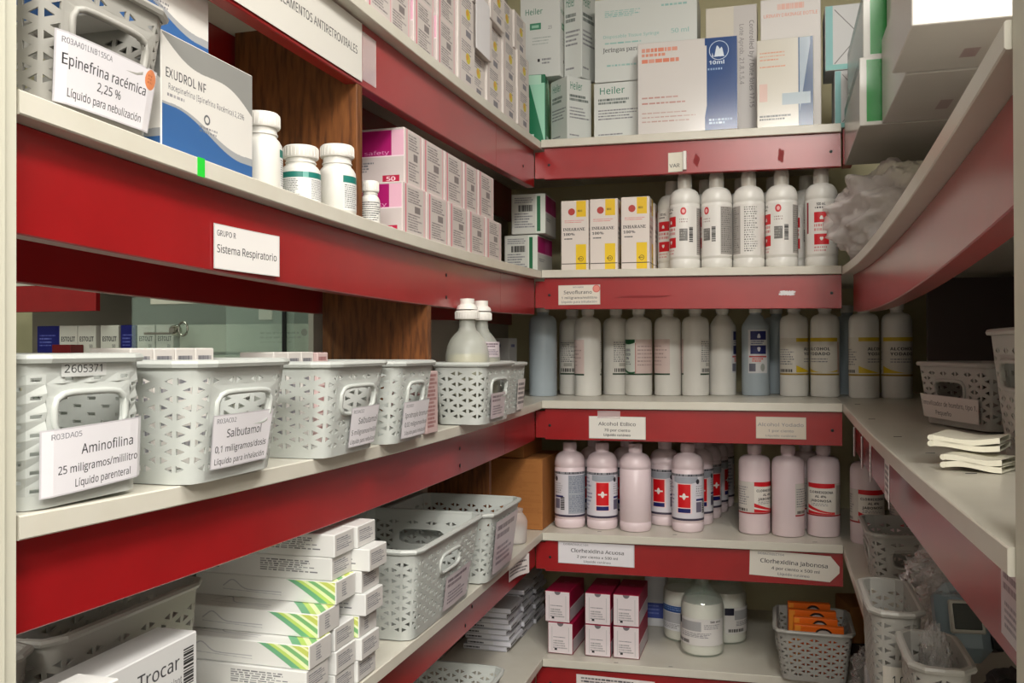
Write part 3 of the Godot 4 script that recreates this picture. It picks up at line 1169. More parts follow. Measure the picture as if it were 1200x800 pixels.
func label_prints() -> void:
	typed("print_epinefrina", 520, 208, [["R03AA01LNB155CA", 0.27, 0.12, 0.12, GREY, 0.46], ["Epinefrina racémica", 0.47, 0.38, 0.21, INK, 0.86], ["2,25 %", 0.5, 0.60, 0.18, INK, 0.26], ["Líquido para nebulización", 0.49, 0.83, 0.165, INK, 0.80]])
	var im: Image = M.print_epinefrina.albedo_texture.get_image()
	disc(im, whole(im), 0.93, 0.17, 0.16, Color(0.90, 0.52, 0.30, 0.9))
	fm(im, whole(im), 0.90, 0.1, 0.06, 0.16, 3, Color(0.6, 0.25, 0.15))
	M.print_epinefrina.albedo_texture = ImageTexture.create_from_image(im)
	typed("print_aminofilina", 460, 260, [["R03DA05", 0.20, 0.12, 0.115, GREY, 0.27], ["Aminofilina", 0.60, 0.36, 0.21, INK, 0.54], ["25 miligramos/mililitro", 0.52, 0.63, 0.17, INK, 0.80], ["Líquido parenteral", 0.56, 0.86, 0.16, INK, 0.58]])
	typed("print_salbutamol", 420, 220, [["R03AC02", 0.20, 0.12, 0.12, GREY, 0.30], ["Salbutamol", 0.52, 0.36, 0.22, INK, 0.62], ["0,1 miligramos/dosis", 0.5, 0.64, 0.17, INK, 0.90], ["Líquido para inhalación", 0.5, 0.87, 0.15, INK, 0.90]])
	typed("print_salbutamol_nebula", 420, 220, [["R03AC02", 0.20, 0.12, 0.12, GREY, 0.30], ["Salbutamol", 0.52, 0.36, 0.22, INK, 0.62], ["5 miligramos/mililitro", 0.5, 0.64, 0.17, INK, 0.90], ["Líquido para nebulización", 0.5, 0.87, 0.15, INK, 0.92]])
	typed("print_ipratropio", 460, 230, [["R03BB01", 0.2, 0.12, 0.11, GREY, 0.24], ["Ipratropio bromuro", 0.5, 0.38, 0.19, INK, 0.86], ["0,02 miligramos/dosis", 0.5, 0.63, 0.17, INK, 0.84], ["Líquido para inhalación", 0.5, 0.86, 0.14, INK, 0.8]])
	typed("print_grupo", 380, 150, [["GRUPO R", 0.18, 0.2, 0.17, INK, 0.28], ["Sistema Respiratorio", 0.5, 0.55, 0.24, INK, 0.92]], Color(0.93, 0.92, 0.91))
	typed("print_banner", 720, 180, [["MEDICAMENTOS ANTIRETROVIRALES", 0.63, 0.52, 0.19, INK, 0.66]], Color(0.86, 0.85, 0.82), false)
	typed("print_sevoflurano", 300, 140, [["N01AB08", 0.48, 0.12, 0.1, GREY, 0.26], ["Sevoflurano", 0.47, 0.37, 0.24, INK, 0.68], ["1 miligramo/mililitro", 0.5, 0.65, 0.16, INK, 0.86], ["Líquido para inhalación", 0.5, 0.86, 0.15, GREY, 0.86]], Color(0.88, 0.85, 0.80))
	im = M.print_sevoflurano.albedo_texture.get_image()
	disc(im, whole(im), 0.91, 0.2, 0.19, Color(0.82, 0.25, 0.22, 0.75))
	disc(im, whole(im), 0.91, 0.2, 0.15, Color(0.92, 0.6, 0.55, 0.8))
	M.print_sevoflurano.albedo_texture = ImageTexture.create_from_image(im)
	typed("print_alcohol", 340, 136, [["Alcohol Etílico", 0.5, 0.34, 0.22, INK, 0.66], ["70 por ciento", 0.5, 0.62, 0.16, INK, 0.46], ["Líquido cutáneo", 0.5, 0.83, 0.14, INK, 0.48]], Color(0.90, 0.89, 0.86))
	typed("print_yodado", 300, 134, [["Alcohol Yodado", 0.5, 0.36, 0.22, GREY, 0.92], ["1 por ciento", 0.5, 0.64, 0.16, GREY, 0.52], ["Líquido cutáneo", 0.5, 0.86, 0.13, GREY, 0.62]], Color(0.80, 0.76, 0.70))
	typed("print_acuosa", 440, 130, [["D08AC02LC101", 0.24, 0.14, 0.12, GREY, 0.34], ["Clorhexidina Acuosa", 0.52, 0.4, 0.23, INK, 0.70], ["2 por ciento x 500 ml", 0.52, 0.66, 0.16, INK, 0.54], ["Líquido cutáneo", 0.52, 0.87, 0.14, GREY, 0.36]])
	typed("print_jabonosa", 440, 130, [["D08AC02LC104", 0.24, 0.12, 0.12, GREY, 0.30], ["Clorhexidina Jabonosa", 0.5, 0.4, 0.23, INK, 0.76], ["4 por ciento x 500 ml", 0.52, 0.66, 0.16, INK, 0.54], ["Líquido cutáneo", 0.5, 0.87, 0.14, GREY, 0.36]], Color(0.88, 0.86, 0.82), false)
	typed("print_var", 90, 100, [["VAR", 0.45, 0.68, 0.26, INK, 0.7]], Color(0.88, 0.86, 0.80))
	typed("print_hombro", 480, 180, [["Inmovilizador de hombro, tipo 1.", 0.5, 0.36, 0.28, INK, 0.95], ["Pequeño", 0.42, 0.74, 0.26, INK, 0.28]], Color(0.84, 0.82, 0.80))
	im = blank(300, 120, Color(0.88, 0.85, 0.84))
	fm(im, whole(im), 0.06, 0.12, 0.88, 0.76, 5, Color(0.3, 0.28, 0.3), 0.5)
	printed("print_small_tag", im)
	im = blank(260, 200, Color(0.80, 0.76, 0.78))
	fm(im, whole(im), 0.08, 0.1, 0.84, 0.3, 2, Color(0.3, 0.22, 0.28), 0.6)
	fm(im, whole(im), 0.12, 0.5, 0.76, 0.4, 4, Color(0.38, 0.34, 0.4), 0.5)
	printed("print_basket_tag", im, 0.3)
	im = blank(260, 90, Color(0.80, 0.81, 0.80))
	ft(im, whole(im), "2605371", 0.5, 0.5, 0.7, Color(0.08, 0.08, 0.09), 0, "Droid Sans", 0.9)
	printed("print_marker", im, 0.45)


func bottle_prints() -> void:
	var W := Color(0.90, 0.89, 0.87)
	# disinfectant: two red squares with hearts, grey leaflet column, barcode
	var im := blank(620, 300, W)
	var r := whole(im)
	ft(im, r, "500 mL", 0.19, 0.05, 0.07, INK, 0, "Droid Sans Bold", 0.10)
	fm(im, r, 0.12, 0.10, 0.14, 0.06, 1, INK)
	for y in [0.20, 0.62]:
		fr(im, r, 0.11, y, 0.17, 0.2, RED)
	heart(im, r, 0.195, 0.30, 0.055, W, true)
	heart(im, r, 0.195, 0.72, 0.055, W)
	fm(im, r, 0.11, 0.43, 0.17, 0.16, 2, Color(0.8, 0.35, 0.35), 0.6)
	fm(im, r, 0.11, 0.86, 0.17, 0.12, 2, Color(0.8, 0.45, 0.45))
	disc(im, r, 0.38, 0.10, 0.075, Color(0.80, 0.2, 0.22))
	disc(im, r, 0.38, 0.10, 0.04, Color(0.92, 0.7, 0.7))
	fm(im, r, 0.33, 0.25, 0.14, 0.10, 2, Color(0.6, 0.5, 0.48))
	fr(im, r, 0.33, 0.45, 0.10, 0.24, Color(0.45, 0.44, 0.43))
	fm(im, r, 0.335, 0.47, 0.09, 0.2, 4, Color(0.75, 0.74, 0.72), 0.6)
	bars(im, r, 0.45, 0.42, 0.05, 0.3, false, Color(0.2, 0.2, 0.2))
	fr(im, r, 0.56, 0.03, 0.19, 0.94, Color(0.66, 0.64, 0.62))
	fm(im, r, 0.57, 0.05, 0.17, 0.9, 22, Color(0.42, 0.41, 0.40))
	fm(im, r, 0.80, 0.05, 0.17, 0.9, 20, Color(0.40, 0.39, 0.38))
	fr(im, r, 0.0, 0.0, 0.03, 0.6, Color(0.6, 0.2, 0.25))
	printed("sticker_hearts", im, 0.4)
	# ethyl alcohol: green bands, grey small print
	var G := Color(0.10, 0.36, 0.20)
	im = blank(620, 300, Color(0.86, 0.85, 0.82))
	r = whole(im)
	fm(im, r, 0.02, 0.06, 0.28, 0.6, 10, Color(0.45, 0.45, 0.46))
	fr(im, r, 0.1, 0.66, 0.14, 0.1, Color(0.7, 0.69, 0.66))
	bars(im, r, 0.03, 0.82, 0.26, 0.10, true)
	fr(im, r, 0.33, 0.0, 0.24, 1.0, Color(0.87, 0.89, 0.86))
	wave(im, r, func(u): return 0.0, func(u): return 0.14 - 0.9 * (u - 0.45) * (u - 0.45) * 4.0, G, 0.33, 0.57)
	ft(im, r, "ALCOHOL", 0.42, 0.30, 0.10, Color(0.2, 0.2, 0.3), 0, "Droid Sans Bold", 0.15)
	ft(im, r, "ETÍLICO", 0.42, 0.42, 0.10, Color(0.2, 0.2, 0.3), 0, "Droid Sans Bold", 0.15)
	ft(im, r, "70%", 0.42, 0.53, 0.10, Color(0.2, 0.2, 0.3), 0, "Droid Sans Bold", 0.08)
	fm(im, r, 0.35, 0.62, 0.16, 0.12, 2, GREY)
	wave(im, r, func(u): return 0.80 + 0.12 * sin((u - 0.33) * 9.0), func(u): return 0.90 + 0.06 * sin((u - 0.33) * 9.0), G, 0.33, 0.57)
	fr(im, r, 0.575, 0.1, 0.006, 0.85, Color(0.7, 0.2, 0.2))
	fr(im, r, 0.585, 0.0, 0.415, 0.95, Color(0.86, 0.78, 0.76))
	fm(im, r, 0.61, 0.18, 0.36, 0.62, 6, Color(0.66, 0.56, 0.55), 0.3)
	fr(im, r, 0.0, 0.955, 1.0, 0.045, Color(0.16, 0.26, 0.18))
	printed("sticker_green", im, 0.45)
	# iodine alcohol: yellow swooshes
	im = blank(520, 300, Color(0.84, 0.82, 0.78))
	r = whole(im)
	fm(im, r, 0.02, 0.3, 0.28, 0.45, 7, GREY)
	bars(im, r, 0.03, 0.84, 0.24, 0.08, true)
	fr(im, r, 0.33, 0.0, 0.62, 0.10, Color(0.80, 0.68, 0.10))
	for q in [["ALCOHOL", 0.30], ["YODADO", 0.43]]:
		ft(im, r, q[0], 0.64, q[1], 0.11, INK, 0, "Droid Sans Bold", 0.36)
	fm(im, r, 0.46, 0.55, 0.34, 0.14, 2, GREY, 0.4)
	wave(im, r, func(u): return 0.74 + 0.18 * sin((u - 0.33) * 4.0), func(u): return 0.93 - 0.03 * (u - 0.33), Color(0.84, 0.72, 0.08), 0.33, 0.95)
	fr(im, r, 0.96, 0.12, 0.02, 0.8, Color(0.66, 0.35, 0.28))
	fr(im, r, 0.0, 0.955, 1.0, 0.045, Color(0.62, 0.50, 0.14))
	printed("sticker_yellow", im, 0.45)
	# navy squares with spade and heart
	im = blank(300, 380, Color(0.82, 0.82, 0.83))
	r = whole(im)
	fr(im, r, 0.12, 0.03, 0.8, 0.2, NAVY)
	fr(im, r, 0.12, 0.36, 0.8, 0.2, NAVY)
	heart(im, r, 0.53, 0.13, 0.22, Color(0.85, 0.85, 0.88), true)
	heart(im, r, 0.53, 0.46, 0.22, Color(0.85, 0.85, 0.88))
	fm(im, r, 0.14, 0.25, 0.76, 0.1, 2, Color(0.35, 0.36, 0.5), 0.6)
	fr(im, r, 0.05, 0.60, 0.9, 0.035, Color(0.72, 0.30, 0.30))
	fm(im, r, 0.2, 0.65, 0.65, 0.1, 2, Color(0.85, 0.42, 0.38), 0.8)
	fr(im, r, 0.05, 0.78, 0.32, 0.18, Color(0.4, 0.4, 0.46))
	disc(im, r, 0.72, 0.87, 0.09, Color(0.62, 0.64, 0.62))
	printed("sticker_navy", im, 0.45)
	# aqueous chlorhexidine: grey ring, red panel with a white diamond, small print
	im = blank(760, 300, Color(0.84, 0.83, 0.86))
	r = whole(im)
	fr(im, r, 0, 0, 1, 0.05, Color(0.22, 0.22, 0.26))
	fm(im, r, 0, 0.0, 1, 0.05, 1, Color(0.6, 0.6, 0.62), 0.8)
	fr(im, r, 0, 0.955, 1, 0.045, Color(0.25, 0.22, 0.30))
	fm(im, r, 0.02, 0.12, 0.16, 0.75, 9, Color(0.22, 0.24, 0.45), 0.4)
	wave(im, r, func(u): return 0.06, func(u): return 0.24 - 0.5 * absf(u - 0.31), Color(0.62, 0.64, 0.68), 0.18, 0.46)
	fr(im, r, 0.22, 0.20, 0.17, 0.64, Color(0.92, 0.80, 0.80))
	fr(im, r, 0.235, 0.22, 0.14, 0.50, Color(0.82, 0.06, 0.10))
	fr(im, r, 0.235, 0.74, 0.14, 0.09, NAVY)
	heart(im, r, 0.305, 0.44, 0.05, W, true)
	heart(im, r, 0.305, 0.52, 0.05, W)
	fr(im, r, 0.255, 0.465, 0.10, 0.03, W)
	disc(im, r, 0.46, 0.16, 0.055, Color(0.16, 0.16, 0.2))
	fm(im, r, 0.44, 0.25, 0.12, 0.25, 5, GREY)
	fr(im, r, 0.44, 0.53, 0.12, 0.04, NAVY)
	fr(im, r, 0.44, 0.60, 0.075, 0.22, Color(0.42, 0.40, 0.48))
	bars(im, r, 0.525, 0.56, 0.05, 0.28, false)
	fr(im, r, 0.62, 0.07, 0.34, 0.86, Color(0.62, 0.64, 0.68))
	fm(im, r, 0.63, 0.09, 0.32, 0.38, 11, Color(0.45, 0.47, 0.54))
	fm(im, r, 0.63, 0.52, 0.32, 0.38, 11, Color(0.45, 0.47, 0.54))
	printed("sticker_redpanel", im, 0.4)
	# soapy chlorhexidine: red crown and red smile
	im = blank(560, 320, Color(0.80, 0.78, 0.75))
	r = whole(im)
	fm(im, r, 0.02, 0.16, 0.30, 0.6, 8, GREY)
	bars(im, r, 0.03, 0.84, 0.24, 0.08, true)
	fr(im, r, 0.36, 0.0, 0.42, 0.95, Color(0.88, 0.86, 0.83))
	wave(im, r, func(u): return 0.0, func(u): return 0.15 - 0.5 * (u - 0.57) * (u - 0.57), RED, 0.36, 0.78)
	for q in [["CLORHEXIDINA", 0.27, 0.36], ["AL 4%", 0.40, 0.16], ["JABONOSA", 0.53, 0.30]]:
		ft(im, r, q[0], 0.57, q[1], 0.105, INK, 0, "Droid Sans Bold", q[2])
	fm(im, r, 0.42, 0.61, 0.3, 0.1, 2, GREY, 0.4)
	wave(im, r, func(u): return 0.66 + 0.22 * sin((u - 0.36) * 3.6), func(u): return 0.78 + 0.14 * sin((u - 0.36) * 3.6), RED, 0.36, 0.78)
	wave(im, r, func(u): return 0.84 + 0.08 * sin((u - 0.36) * 3.6), func(u): return 0.95, RED, 0.36, 0.78)
	fr(im, r, 0.80, 0.06, 0.2, 0.88, Color(0.62, 0.60, 0.57))
	fr(im, r, 0.0, 0.955, 1.0, 0.045, Color(0.62, 0.10, 0.14))
	printed("sticker_red", im, 0.45)
	# tablets: teal band over grey print
	im = blank(480, 240, Color(0.87, 0.87, 0.86))
	r = whole(im)
	fr(im, r, 0, 0, 1, 0.2, Color(0.12, 0.46, 0.42))
	fr(im, r, 0.44, 0.0, 0.1, 0.2, Color(0.45, 0.68, 0.65))
	fm(im, r, 0.03, 0.26, 0.4, 0.7, 12, Color(0.42, 0.42, 0.43))
	fm(im, r, 0.60, 0.26, 0.36, 0.7, 12, Color(0.46, 0.46, 0.47))
	printed("sticker_teal", im, 0.45)
	im = blank(200, 200, Color(0.87, 0.86, 0.84))
	fm(im, whole(im), 0.06, 0.06, 0.9, 0.9, 9, Color(0.25, 0.25, 0.27), 0.45)
	printed("sticker_text", im, 0.5)
	# jars: blue band
	im = blank(420, 300, Color(0.86, 0.87, 0.88))
	r = whole(im)
	fr(im, r, 0, 0.02, 1, 0.25, Color(0.14, 0.30, 0.55))
	fm(im, r, 0.05, 0.07, 0.9, 0.16, 2, Color(0.5, 0.6, 0.78), 0.5)
	fr(im, r, 0.02, 0.3, 0.96, 0.4, Color(0.70, 0.71, 0.73))
	fm(im, r, 0.05, 0.74, 0.4, 0.2, 4, GREY)
	bars(im, r, 0.55, 0.74, 0.35, 0.16, true)
	printed("sticker_blue", im, 0.4)
	im = blank(420, 320, Color(0.84, 0.83, 0.82))
	r = whole(im)
	fr(im, r, 0.0, 0.0, 0.16, 0.28, Color(0.06, 0.07, 0.16))
	fr(im, r, 0.17, 0.1, 0.4, 0.36, Color(0.64, 0.64, 0.65))
	ft(im, r, "50 ml", 0.82, 0.10, 0.10, INK, 0, "Droid Sans Bold", 0.2)
	fm(im, r, 0.62, 0.2, 0.3, 0.2, 3, GREY)
	fm(im, r, 0.2, 0.52, 0.7, 0.2, 4, GREY)
	bars(im, r, 0.06, 0.82, 0.3, 0.12, true)
	printed("sticker_grey", im, 0.4)


var CU := {}    # uv tables of the cartons


func begin(called: String, size: Vector3, ppm: float, c: Color) -> Array:
	var rc := carton_rects(size, ppm)
	var s: Vector2i = rc.size
	CU[called] = carton_uv(rc)
	return [blank(s.x, s.y, c), rc]


func carton_prints() -> void:
	# white respiratory box with a blue wave
	var a := begin("print_exudrol", Vector3(0.16, 0.12, 0.11), 2400, Color(0.86, 0.85, 0.83))
	var im: Image = a[0]
	for k in ["f", "s"]:
		var r: Rect2i = a[1][k]
		wave(im, r, func(u): return 0.0, func(u): return 0.02 + 0.38 * u + 0.07 * sin(u * TAU), Color(0.55, 0.55, 0.54))
		wave(im, r, func(u): return 0.58 + 0.125 * (1.0 - cos(PI * clampf((u - 0.1) / 0.78, 0.0, 1.0))) - 0.02 * u, func(u): return 1.0, Color(0.62, 0.63, 0.64))
		wave(im, r, func(u): return 0.60 + 0.14 * (1.0 - cos(PI * clampf((u - 0.1) / 0.78, 0.0, 1.0))), func(u): return 1.0, Color(0.20, 0.38, 0.60))
		ft(im, r, "EXUDROL NF", 0.24, 0.33, 0.11, INK, 0, "Droid Sans", 0.42)
		ft(im, r, "Racepinefrina (Epinefrina Racémica) 2,25%", 0.48, 0.44, 0.07, Color(0.3, 0.3, 0.33), 0, "Droid Sans", 0.84)
		fm(im, r, 0.05, 0.50, 0.25, 0.05, 1, GREY)
		disc(im, r, 0.46, 0.60, 0.045, Color(0.35, 0.36, 0.38), 0.62)
		fm(im, r, 0.38, 0.67, 0.2, 0.07, 2, GREY)
	printed("print_exudrol", im)
	# pink glove boxes: magenta front, grey foot, typed side in a pink frame
	a = begin("print_pink", Vector3(0.11, 0.086, 0.10), 2000, Color(0.84, 0.79, 0.78))
	im = a[0]
	var r: Rect2i = a[1].f
	fr(im, r, 0, 0, 1, 1, Color(0.80, 0.76, 0.75))
	fr(im, r, 0, 0.03, 0.84, 0.46, Color(0.66, 0.03, 0.40))
	fr(im, r, 0.84, 0.03, 0.16, 0.46, Color(0.90, 0.70, 0.78))
	fr(im, r, 0, 0.49, 1, 0.02, Color(0.93, 0.85, 0.88))
	ft(im, r, "safety", 0.64, 0.43, 0.10, Color(0.92, 0.75, 0.84), 0, "Droid Sans", 0.34)
	fm(im, r, 0.2, 0.6, 0.4, 0.2, 4, GREY)
	fr(im, r, 0.72, 0.85, 0.22, 0.13, Color(0.70, 0.10, 0.25))
	ft(im, r, "50", 0.83, 0.915, 0.12, Color(0.93, 0.85, 0.87), 0, "Droid Sans Bold", 0.14)
	r = a[1].s
	fr(im, r, 0.10, 0.0, 0.05, 1.0, Color(0.84, 0.45, 0.52))
	fr(im, r, 0.90, 0.0, 0.03, 1.0, Color(0.87, 0.62, 0.66))
	fr(im, r, 0.17, 0.04, 0.71, 0.92, Color(0.80, 0.77, 0.75))
	fm(im, r, 0.22, 0.08, 0.6, 0.3, 6, Color(0.45, 0.42, 0.43))
	fr(im, r, 0.50, 0.40, 0.24, 0.13, Color(0.5, 0.47, 0.47))
	fm(im, r, 0.22, 0.58, 0.6, 0.36, 7, Color(0.48, 0.45, 0.46))
	printed("print_pink", im)
	a = begin("print_yellowspot", Vector3(0.11, 0.095, 0.085), 2000, Color(0.84, 0.81, 0.79))
	im = a[0]
	for k in ["f", "s"]:
		r = a[1][k]
		fr(im, r, 0.10, 0.0, 0.02, 1.0, Color(0.82, 0.72, 0.72))
		fm(im, r, 0.2, 0.06, 0.6, 0.28, 5, Color(0.48, 0.46, 0.48))
		disc(im, r, 0.58, 0.40, 0.12, Color(0.82, 0.76, 0.20))
		disc(im, r, 0.54, 0.38, 0.06, Color(0.85, 0.60, 0.25))
		fm(im, r, 0.2, 0.55, 0.65, 0.2, 4, Color(0.55, 0.53, 0.55))
		fr(im, r, 0.45, 0.78, 0.3, 0.14, Color(0.5, 0.49, 0.52))
	printed("print_yellowspot", im)
	# white box with a green bar and magenta front
	a = begin("print_greenbar", Vector3(0.09, 0.10, 0.13), 2000, Color(0.80, 0.80, 0.78))
	im = a[0]
	r = a[1].f
	fm(im, r, 0.08, 0.08, 0.6, 0.16, 3, GREY)
	bars(im, r, 0.2, 0.27, 0.42, 0.16)
	fm(im, r, 0.08, 0.48, 0.6, 0.4, 6, GREY)
	fr(im, r, 0.72, 0, 0.28, 1, Color(0.86, 0.88, 0.85))
	fr(im, r, 0.76, 0.05, 0.10, 0.9, Color(0.10, 0.42, 0.26))
	r = a[1].s
	fr(im, r, 0, 0.03, 1, 0.42, Color(0.66, 0.10, 0.40))
	fr(im, r, 0.5, 0.03, 0.3, 0.42, Color(0.72, 0.25, 0.50))
	fr(im, r, 0, 0.45, 1, 0.03, Color(0.9, 0.8, 0.85))
	fm(im, r, 0.1, 0.6, 0.5, 0.1, 2, GREY)
	printed("print_greenbar", im)
	# anaesthetic: white with yellow squares
	a = begin("print_inharane", Vector3(0.069, 0.176, 0.069), 3000, Color(0.87, 0.83, 0.80))
	im = a[0]
	for k in ["f", "s"]:
		r = a[1][k]
		fr(im, r, 0.56, 0.0, 0.36, 0.23, Color(0.90, 0.74, 0.08))
		fr(im, r, 0.54, 0.63, 0.38, 0.37, Color(0.92, 0.77, 0.06))
		disc(im, r, 0.38, 0.155, 0.05, Color(0.70, 0.22, 0.20))
		fm(im, r, 0.62, 0.13, 0.2, 0.04, 1, Color(0.5, 0.4, 0.1), 0.7)
		fm(im, r, 0.12, 0.28, 0.76, 0.05, 2, Color(0.85, 0.45, 0.45), 0.3)
		ft(im, r, "INHARANE", 0.47, 0.41, 0.060, INK, 0, "Droid Serif Bold", 0.84)
		ft(im, r, "100%", 0.28, 0.48, 0.055, INK, 0, "Droid Serif Bold", 0.44)
		fm(im, r, 0.1, 0.54, 0.4, 0.03, 1, Color(0.3, 0.3, 0.3), 0.5)
		disc(im, r, 0.73, 0.84, 0.036, Color(0.35, 0.28, 0.05), 0.8)
		fm(im, r, 0.62, 0.83, 0.22, 0.03, 1, Color(0.25, 0.2, 0.05), 0.6)
		fr(im, r, 0.0, 0.905, 1.0, 0.009, Color(0.25, 0.22, 0.2))
	printed("print_inharane", im)
	# green-lettered white boxes
	var G := Color(0.16, 0.46, 0.36)
	a = begin("print_letters", Vector3(0.12, 0.15, 0.12), 1900, Color(0.83, 0.84, 0.83))
	im = a[0]
	for k in ["f", "s"]:
		r = a[1][k]
		ft(im, r, "Heiler", 0.36, 0.13, 0.16, G, 0, "Droid Sans", 0.52)
		fm(im, r, 0.08, 0.27, 0.84, 0.11, 2, Color(0.3, 0.34, 0.33), 0.6)
		fm(im, r, 0.08, 0.46, 0.84, 0.2, 4, GREY, 0.35)
		fm(im, r, 0.08, 0.88, 0.5, 0.04, 1, GREY)
	printed("print_letters", im, 0.35)
	a = begin("print_letters_tall", Vector3(0.12, 0.22, 0.11), 1900, Color(0.84, 0.85, 0.84))
	im = a[0]
	for k in ["f", "s"]:
		r = a[1][k]
		ft(im, r, "Heiler", 0.34, 0.27, 0.09, G, 0, "Droid Sans", 0.46)
		fr(im, r, 0.24, 0.40, 0.28, 0.07, Color(0.24, 0.52, 0.40))
		fr(im, r, 0.29, 0.42, 0.18, 0.03, Color(0.6, 0.78, 0.70))
		ft(im, r, "23", 0.76, 0.46, 0.05, GREY, 0, "Droid Sans", 0.1)
		fm(im, r, 0.3, 0.56, 0.5, 0.1, 3, Color(0.66, 0.70, 0.69), 0.3)
		fm(im, r, 0.55, 0.8, 0.25, 0.08, 2, GREY)
		fr(im, r, 0.44, 0.80, 0.05, 0.03, INK)
	printed("print_letters_tall", im, 0.35)
	a = begin("print_letters_green", Vector3(0.07, 0.17, 0.1), 1900, Color(0.12, 0.46, 0.32))
	im = a[0]
	for k in ["f", "s"]:
		r = a[1][k]
		wave(im, r, func(u): return 0.0, func(u): return clampf(1.5 * (u - 0.30), 0.0, 1.0), Color(0.62, 0.84, 0.74))
		fr(im, r, 0, 0, 1, 0.12, Color(0.15, 0.42, 0.30))
		fr(im, r, 0.35, 0.0, 0.5, 0.14, Color(0.70, 0.86, 0.78))
		fr(im, r, 0.2, 0.88, 0.35, 0.05, Color(0.85, 0.92, 0.88))
	printed("print_letters_green", im, 0.25)
	# tissue syringe box
	var T := Color(0.52, 0.72, 0.70)
	a = begin("print_syringe", Vector3(0.245, 0.19, 0.15), 1700, Color(0.81, 0.82, 0.81))
	im = a[0]
	r = a[1].f
	fm(im, r, 0.10, 0.14, 0.36, 0.09, 4, T, 0.4)
	fm(im, r, 0.66, 0.12, 0.26, 0.04, 1, T, 0.5)
	ft(im, r, "Disposable Tissue Syringe", 0.36, 0.46, 0.05, T, 0, "Droid Sans", 0.56)
	ft(im, r, "50 ml", 0.84, 0.45, 0.075, T, 0, "Droid Sans", 0.18)
	fm(im, r, 0.1, 0.53, 0.5, 0.03, 1, T)
	ft(im, r, "Jeringas para pl.", 0.30, 0.62, 0.07, INK, 0, "Droid Serif", 0.44)
	fm(im, r, 0.12, 0.80, 0.32, 0.03, 1, T, 0.6)
	printed("print_syringe", im, 0.4)
	# white flank with orange print, blue band and a mountain emblem
	a = begin("print_mountain", Vector3(0.23, 0.215, 0.12), 1900, Color(0.84, 0.82, 0.81))
	im = a[0]
	for k in ["f", "s"]:
		r = a[1][k]
		var O := Color(0.86, 0.47, 0.36)
		fm(im, r, 0.04, 0.06, 0.42, 0.05, 1, O, 0.8)
		fm(im, r, 0.04, 0.12, 0.35, 0.04, 1, O, 0.7)
		fm(im, r, 0.04, 0.18, 0.5, 0.05, 1, O, 0.8)
		fm(im, r, 0.04, 0.60, 0.55, 0.12, 2, Color(0.72, 0.50, 0.47), 0.25)
		fm(im, r, 0.04, 0.77, 0.55, 0.14, 3, Color(0.74, 0.60, 0.57), 0.25)
		wave(im, r, func(u): return 0.0, func(u): return 1.0, Color(0.10, 0.26, 0.50), 0.68, 1.0)
		wave(im, r, func(u): return 0.08, func(u): return 1.0 - 7.0 * (u - 0.66), Color(0.84, 0.82, 0.81), 0.655, 0.70)
		disc(im, r, 0.82, 0.14, 0.105, Color(0.80, 0.86, 0.92), 0.93)
		wave(im, r, func(u): return 0.18 - 0.10 * maxf(0.0, 1.0 - absf(u - 0.82) / 0.05) - 0.03 * sin(u * 120.0), func(u): return 0.21, Color(0.86, 0.90, 0.94), 0.755, 0.885)
		ft(im, r, "10ml", 0.80, 0.27, 0.06, Color(0.85, 0.9, 0.95), 0, "Droid Sans Bold", 0.16)
		fm(im, r, 0.71, 0.33, 0.18, 0.04, 1, Color(0.7, 0.8, 0.9), 0.5)
		fm(im, r, 0.72, 0.88, 0.24, 0.07, 2, Color(0.82, 0.88, 0.93), 0.6)
	printed("print_mountain", im, 0.16)
	# drainage bottle carton
	a = begin("print_drain", Vector3(0.14, 0.31, 0.12), 1500, Color(0.84, 0.82, 0.81))
	im = a[0]
	r = a[1].f
	fm(im, r, 0.28, 0.04, 0.62, 0.05, 1, Color(0.88, 0.66, 0.60), 0.8)
	ft(im, r, "URINARY DRAINAGE BOTTLE", 0.5, 0.125, 0.035, Color(0.86, 0.52, 0.42), 0, "Droid Sans", 0.92)
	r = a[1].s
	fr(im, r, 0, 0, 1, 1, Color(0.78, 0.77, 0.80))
	printed("print_drain", im, 0.45)
	a = begin("print_lot", Vector3(0.12, 0.31, 0.15), 1500, Color(0.83, 0.80, 0.75))
	im = a[0]
	for k in ["f", "s"]:
		r = a[1][k]
		fr(im, r, 0.55, 0, 0.45, 1, Color(0.78, 0.76, 0.75))
		text_line(im, "Controlled by / Date lotes 17.15", r.position.x + int(0.86 * r.size.x), r.position.y + int(0.12 * r.size.y), 22, Color(0.4, 0.38, 0.38), "Droid Sans", 0.0, true)
		text_line(im, "Lote Aprob. 21.8.1.5.4", r.position.x + int(0.66 * r.size.x), r.position.y + int(0.14 * r.size.y), 22, Color(0.5, 0.48, 0.48), "Droid Sans", 0.0, true)
	printed("print_lot", im)
	# teal-edged boxes with a white folded panel
	a = begin("print_teal", Vector3(0.12, 0.17, 0.12), 1500, Color(0.79, 0.79, 0.79))
	im = a[0]
	for k in ["f", "s"]:
		r = a[1][k]
		fr(im, r, 0, 0, 0.14, 1, Color(0.50, 0.72, 0.72))
		fr(im, r, 0, 0.92, 1, 0.08, Color(0.50, 0.74, 0.72))
		for u in 200:
			var q := u / 200.0
			fr(im, r, 0.18 + 0.5 * q, 0.9 - 0.42 * q, 0.008, 0.008, Color(0.45, 0.44, 0.44))
			fr(im, r, 0.18 + 0.5 * q, 0.06 + 0.42 * q, 0.008, 0.008, Color(0.45, 0.44, 0.44))
		fm(im, r, 0.68, 0.05, 0.3, 0.35, 7, Color(0.60, 0.58, 0.57), 0.3)
	printed("print_teal", im)
	# magenta cartons with white ends
	a = begin("print_magenta", Vector3(0.064, 0.077, 0.14), 2600, Color(0.60, 0.02, 0.22))
	im = a[0]
	r = a[1].f
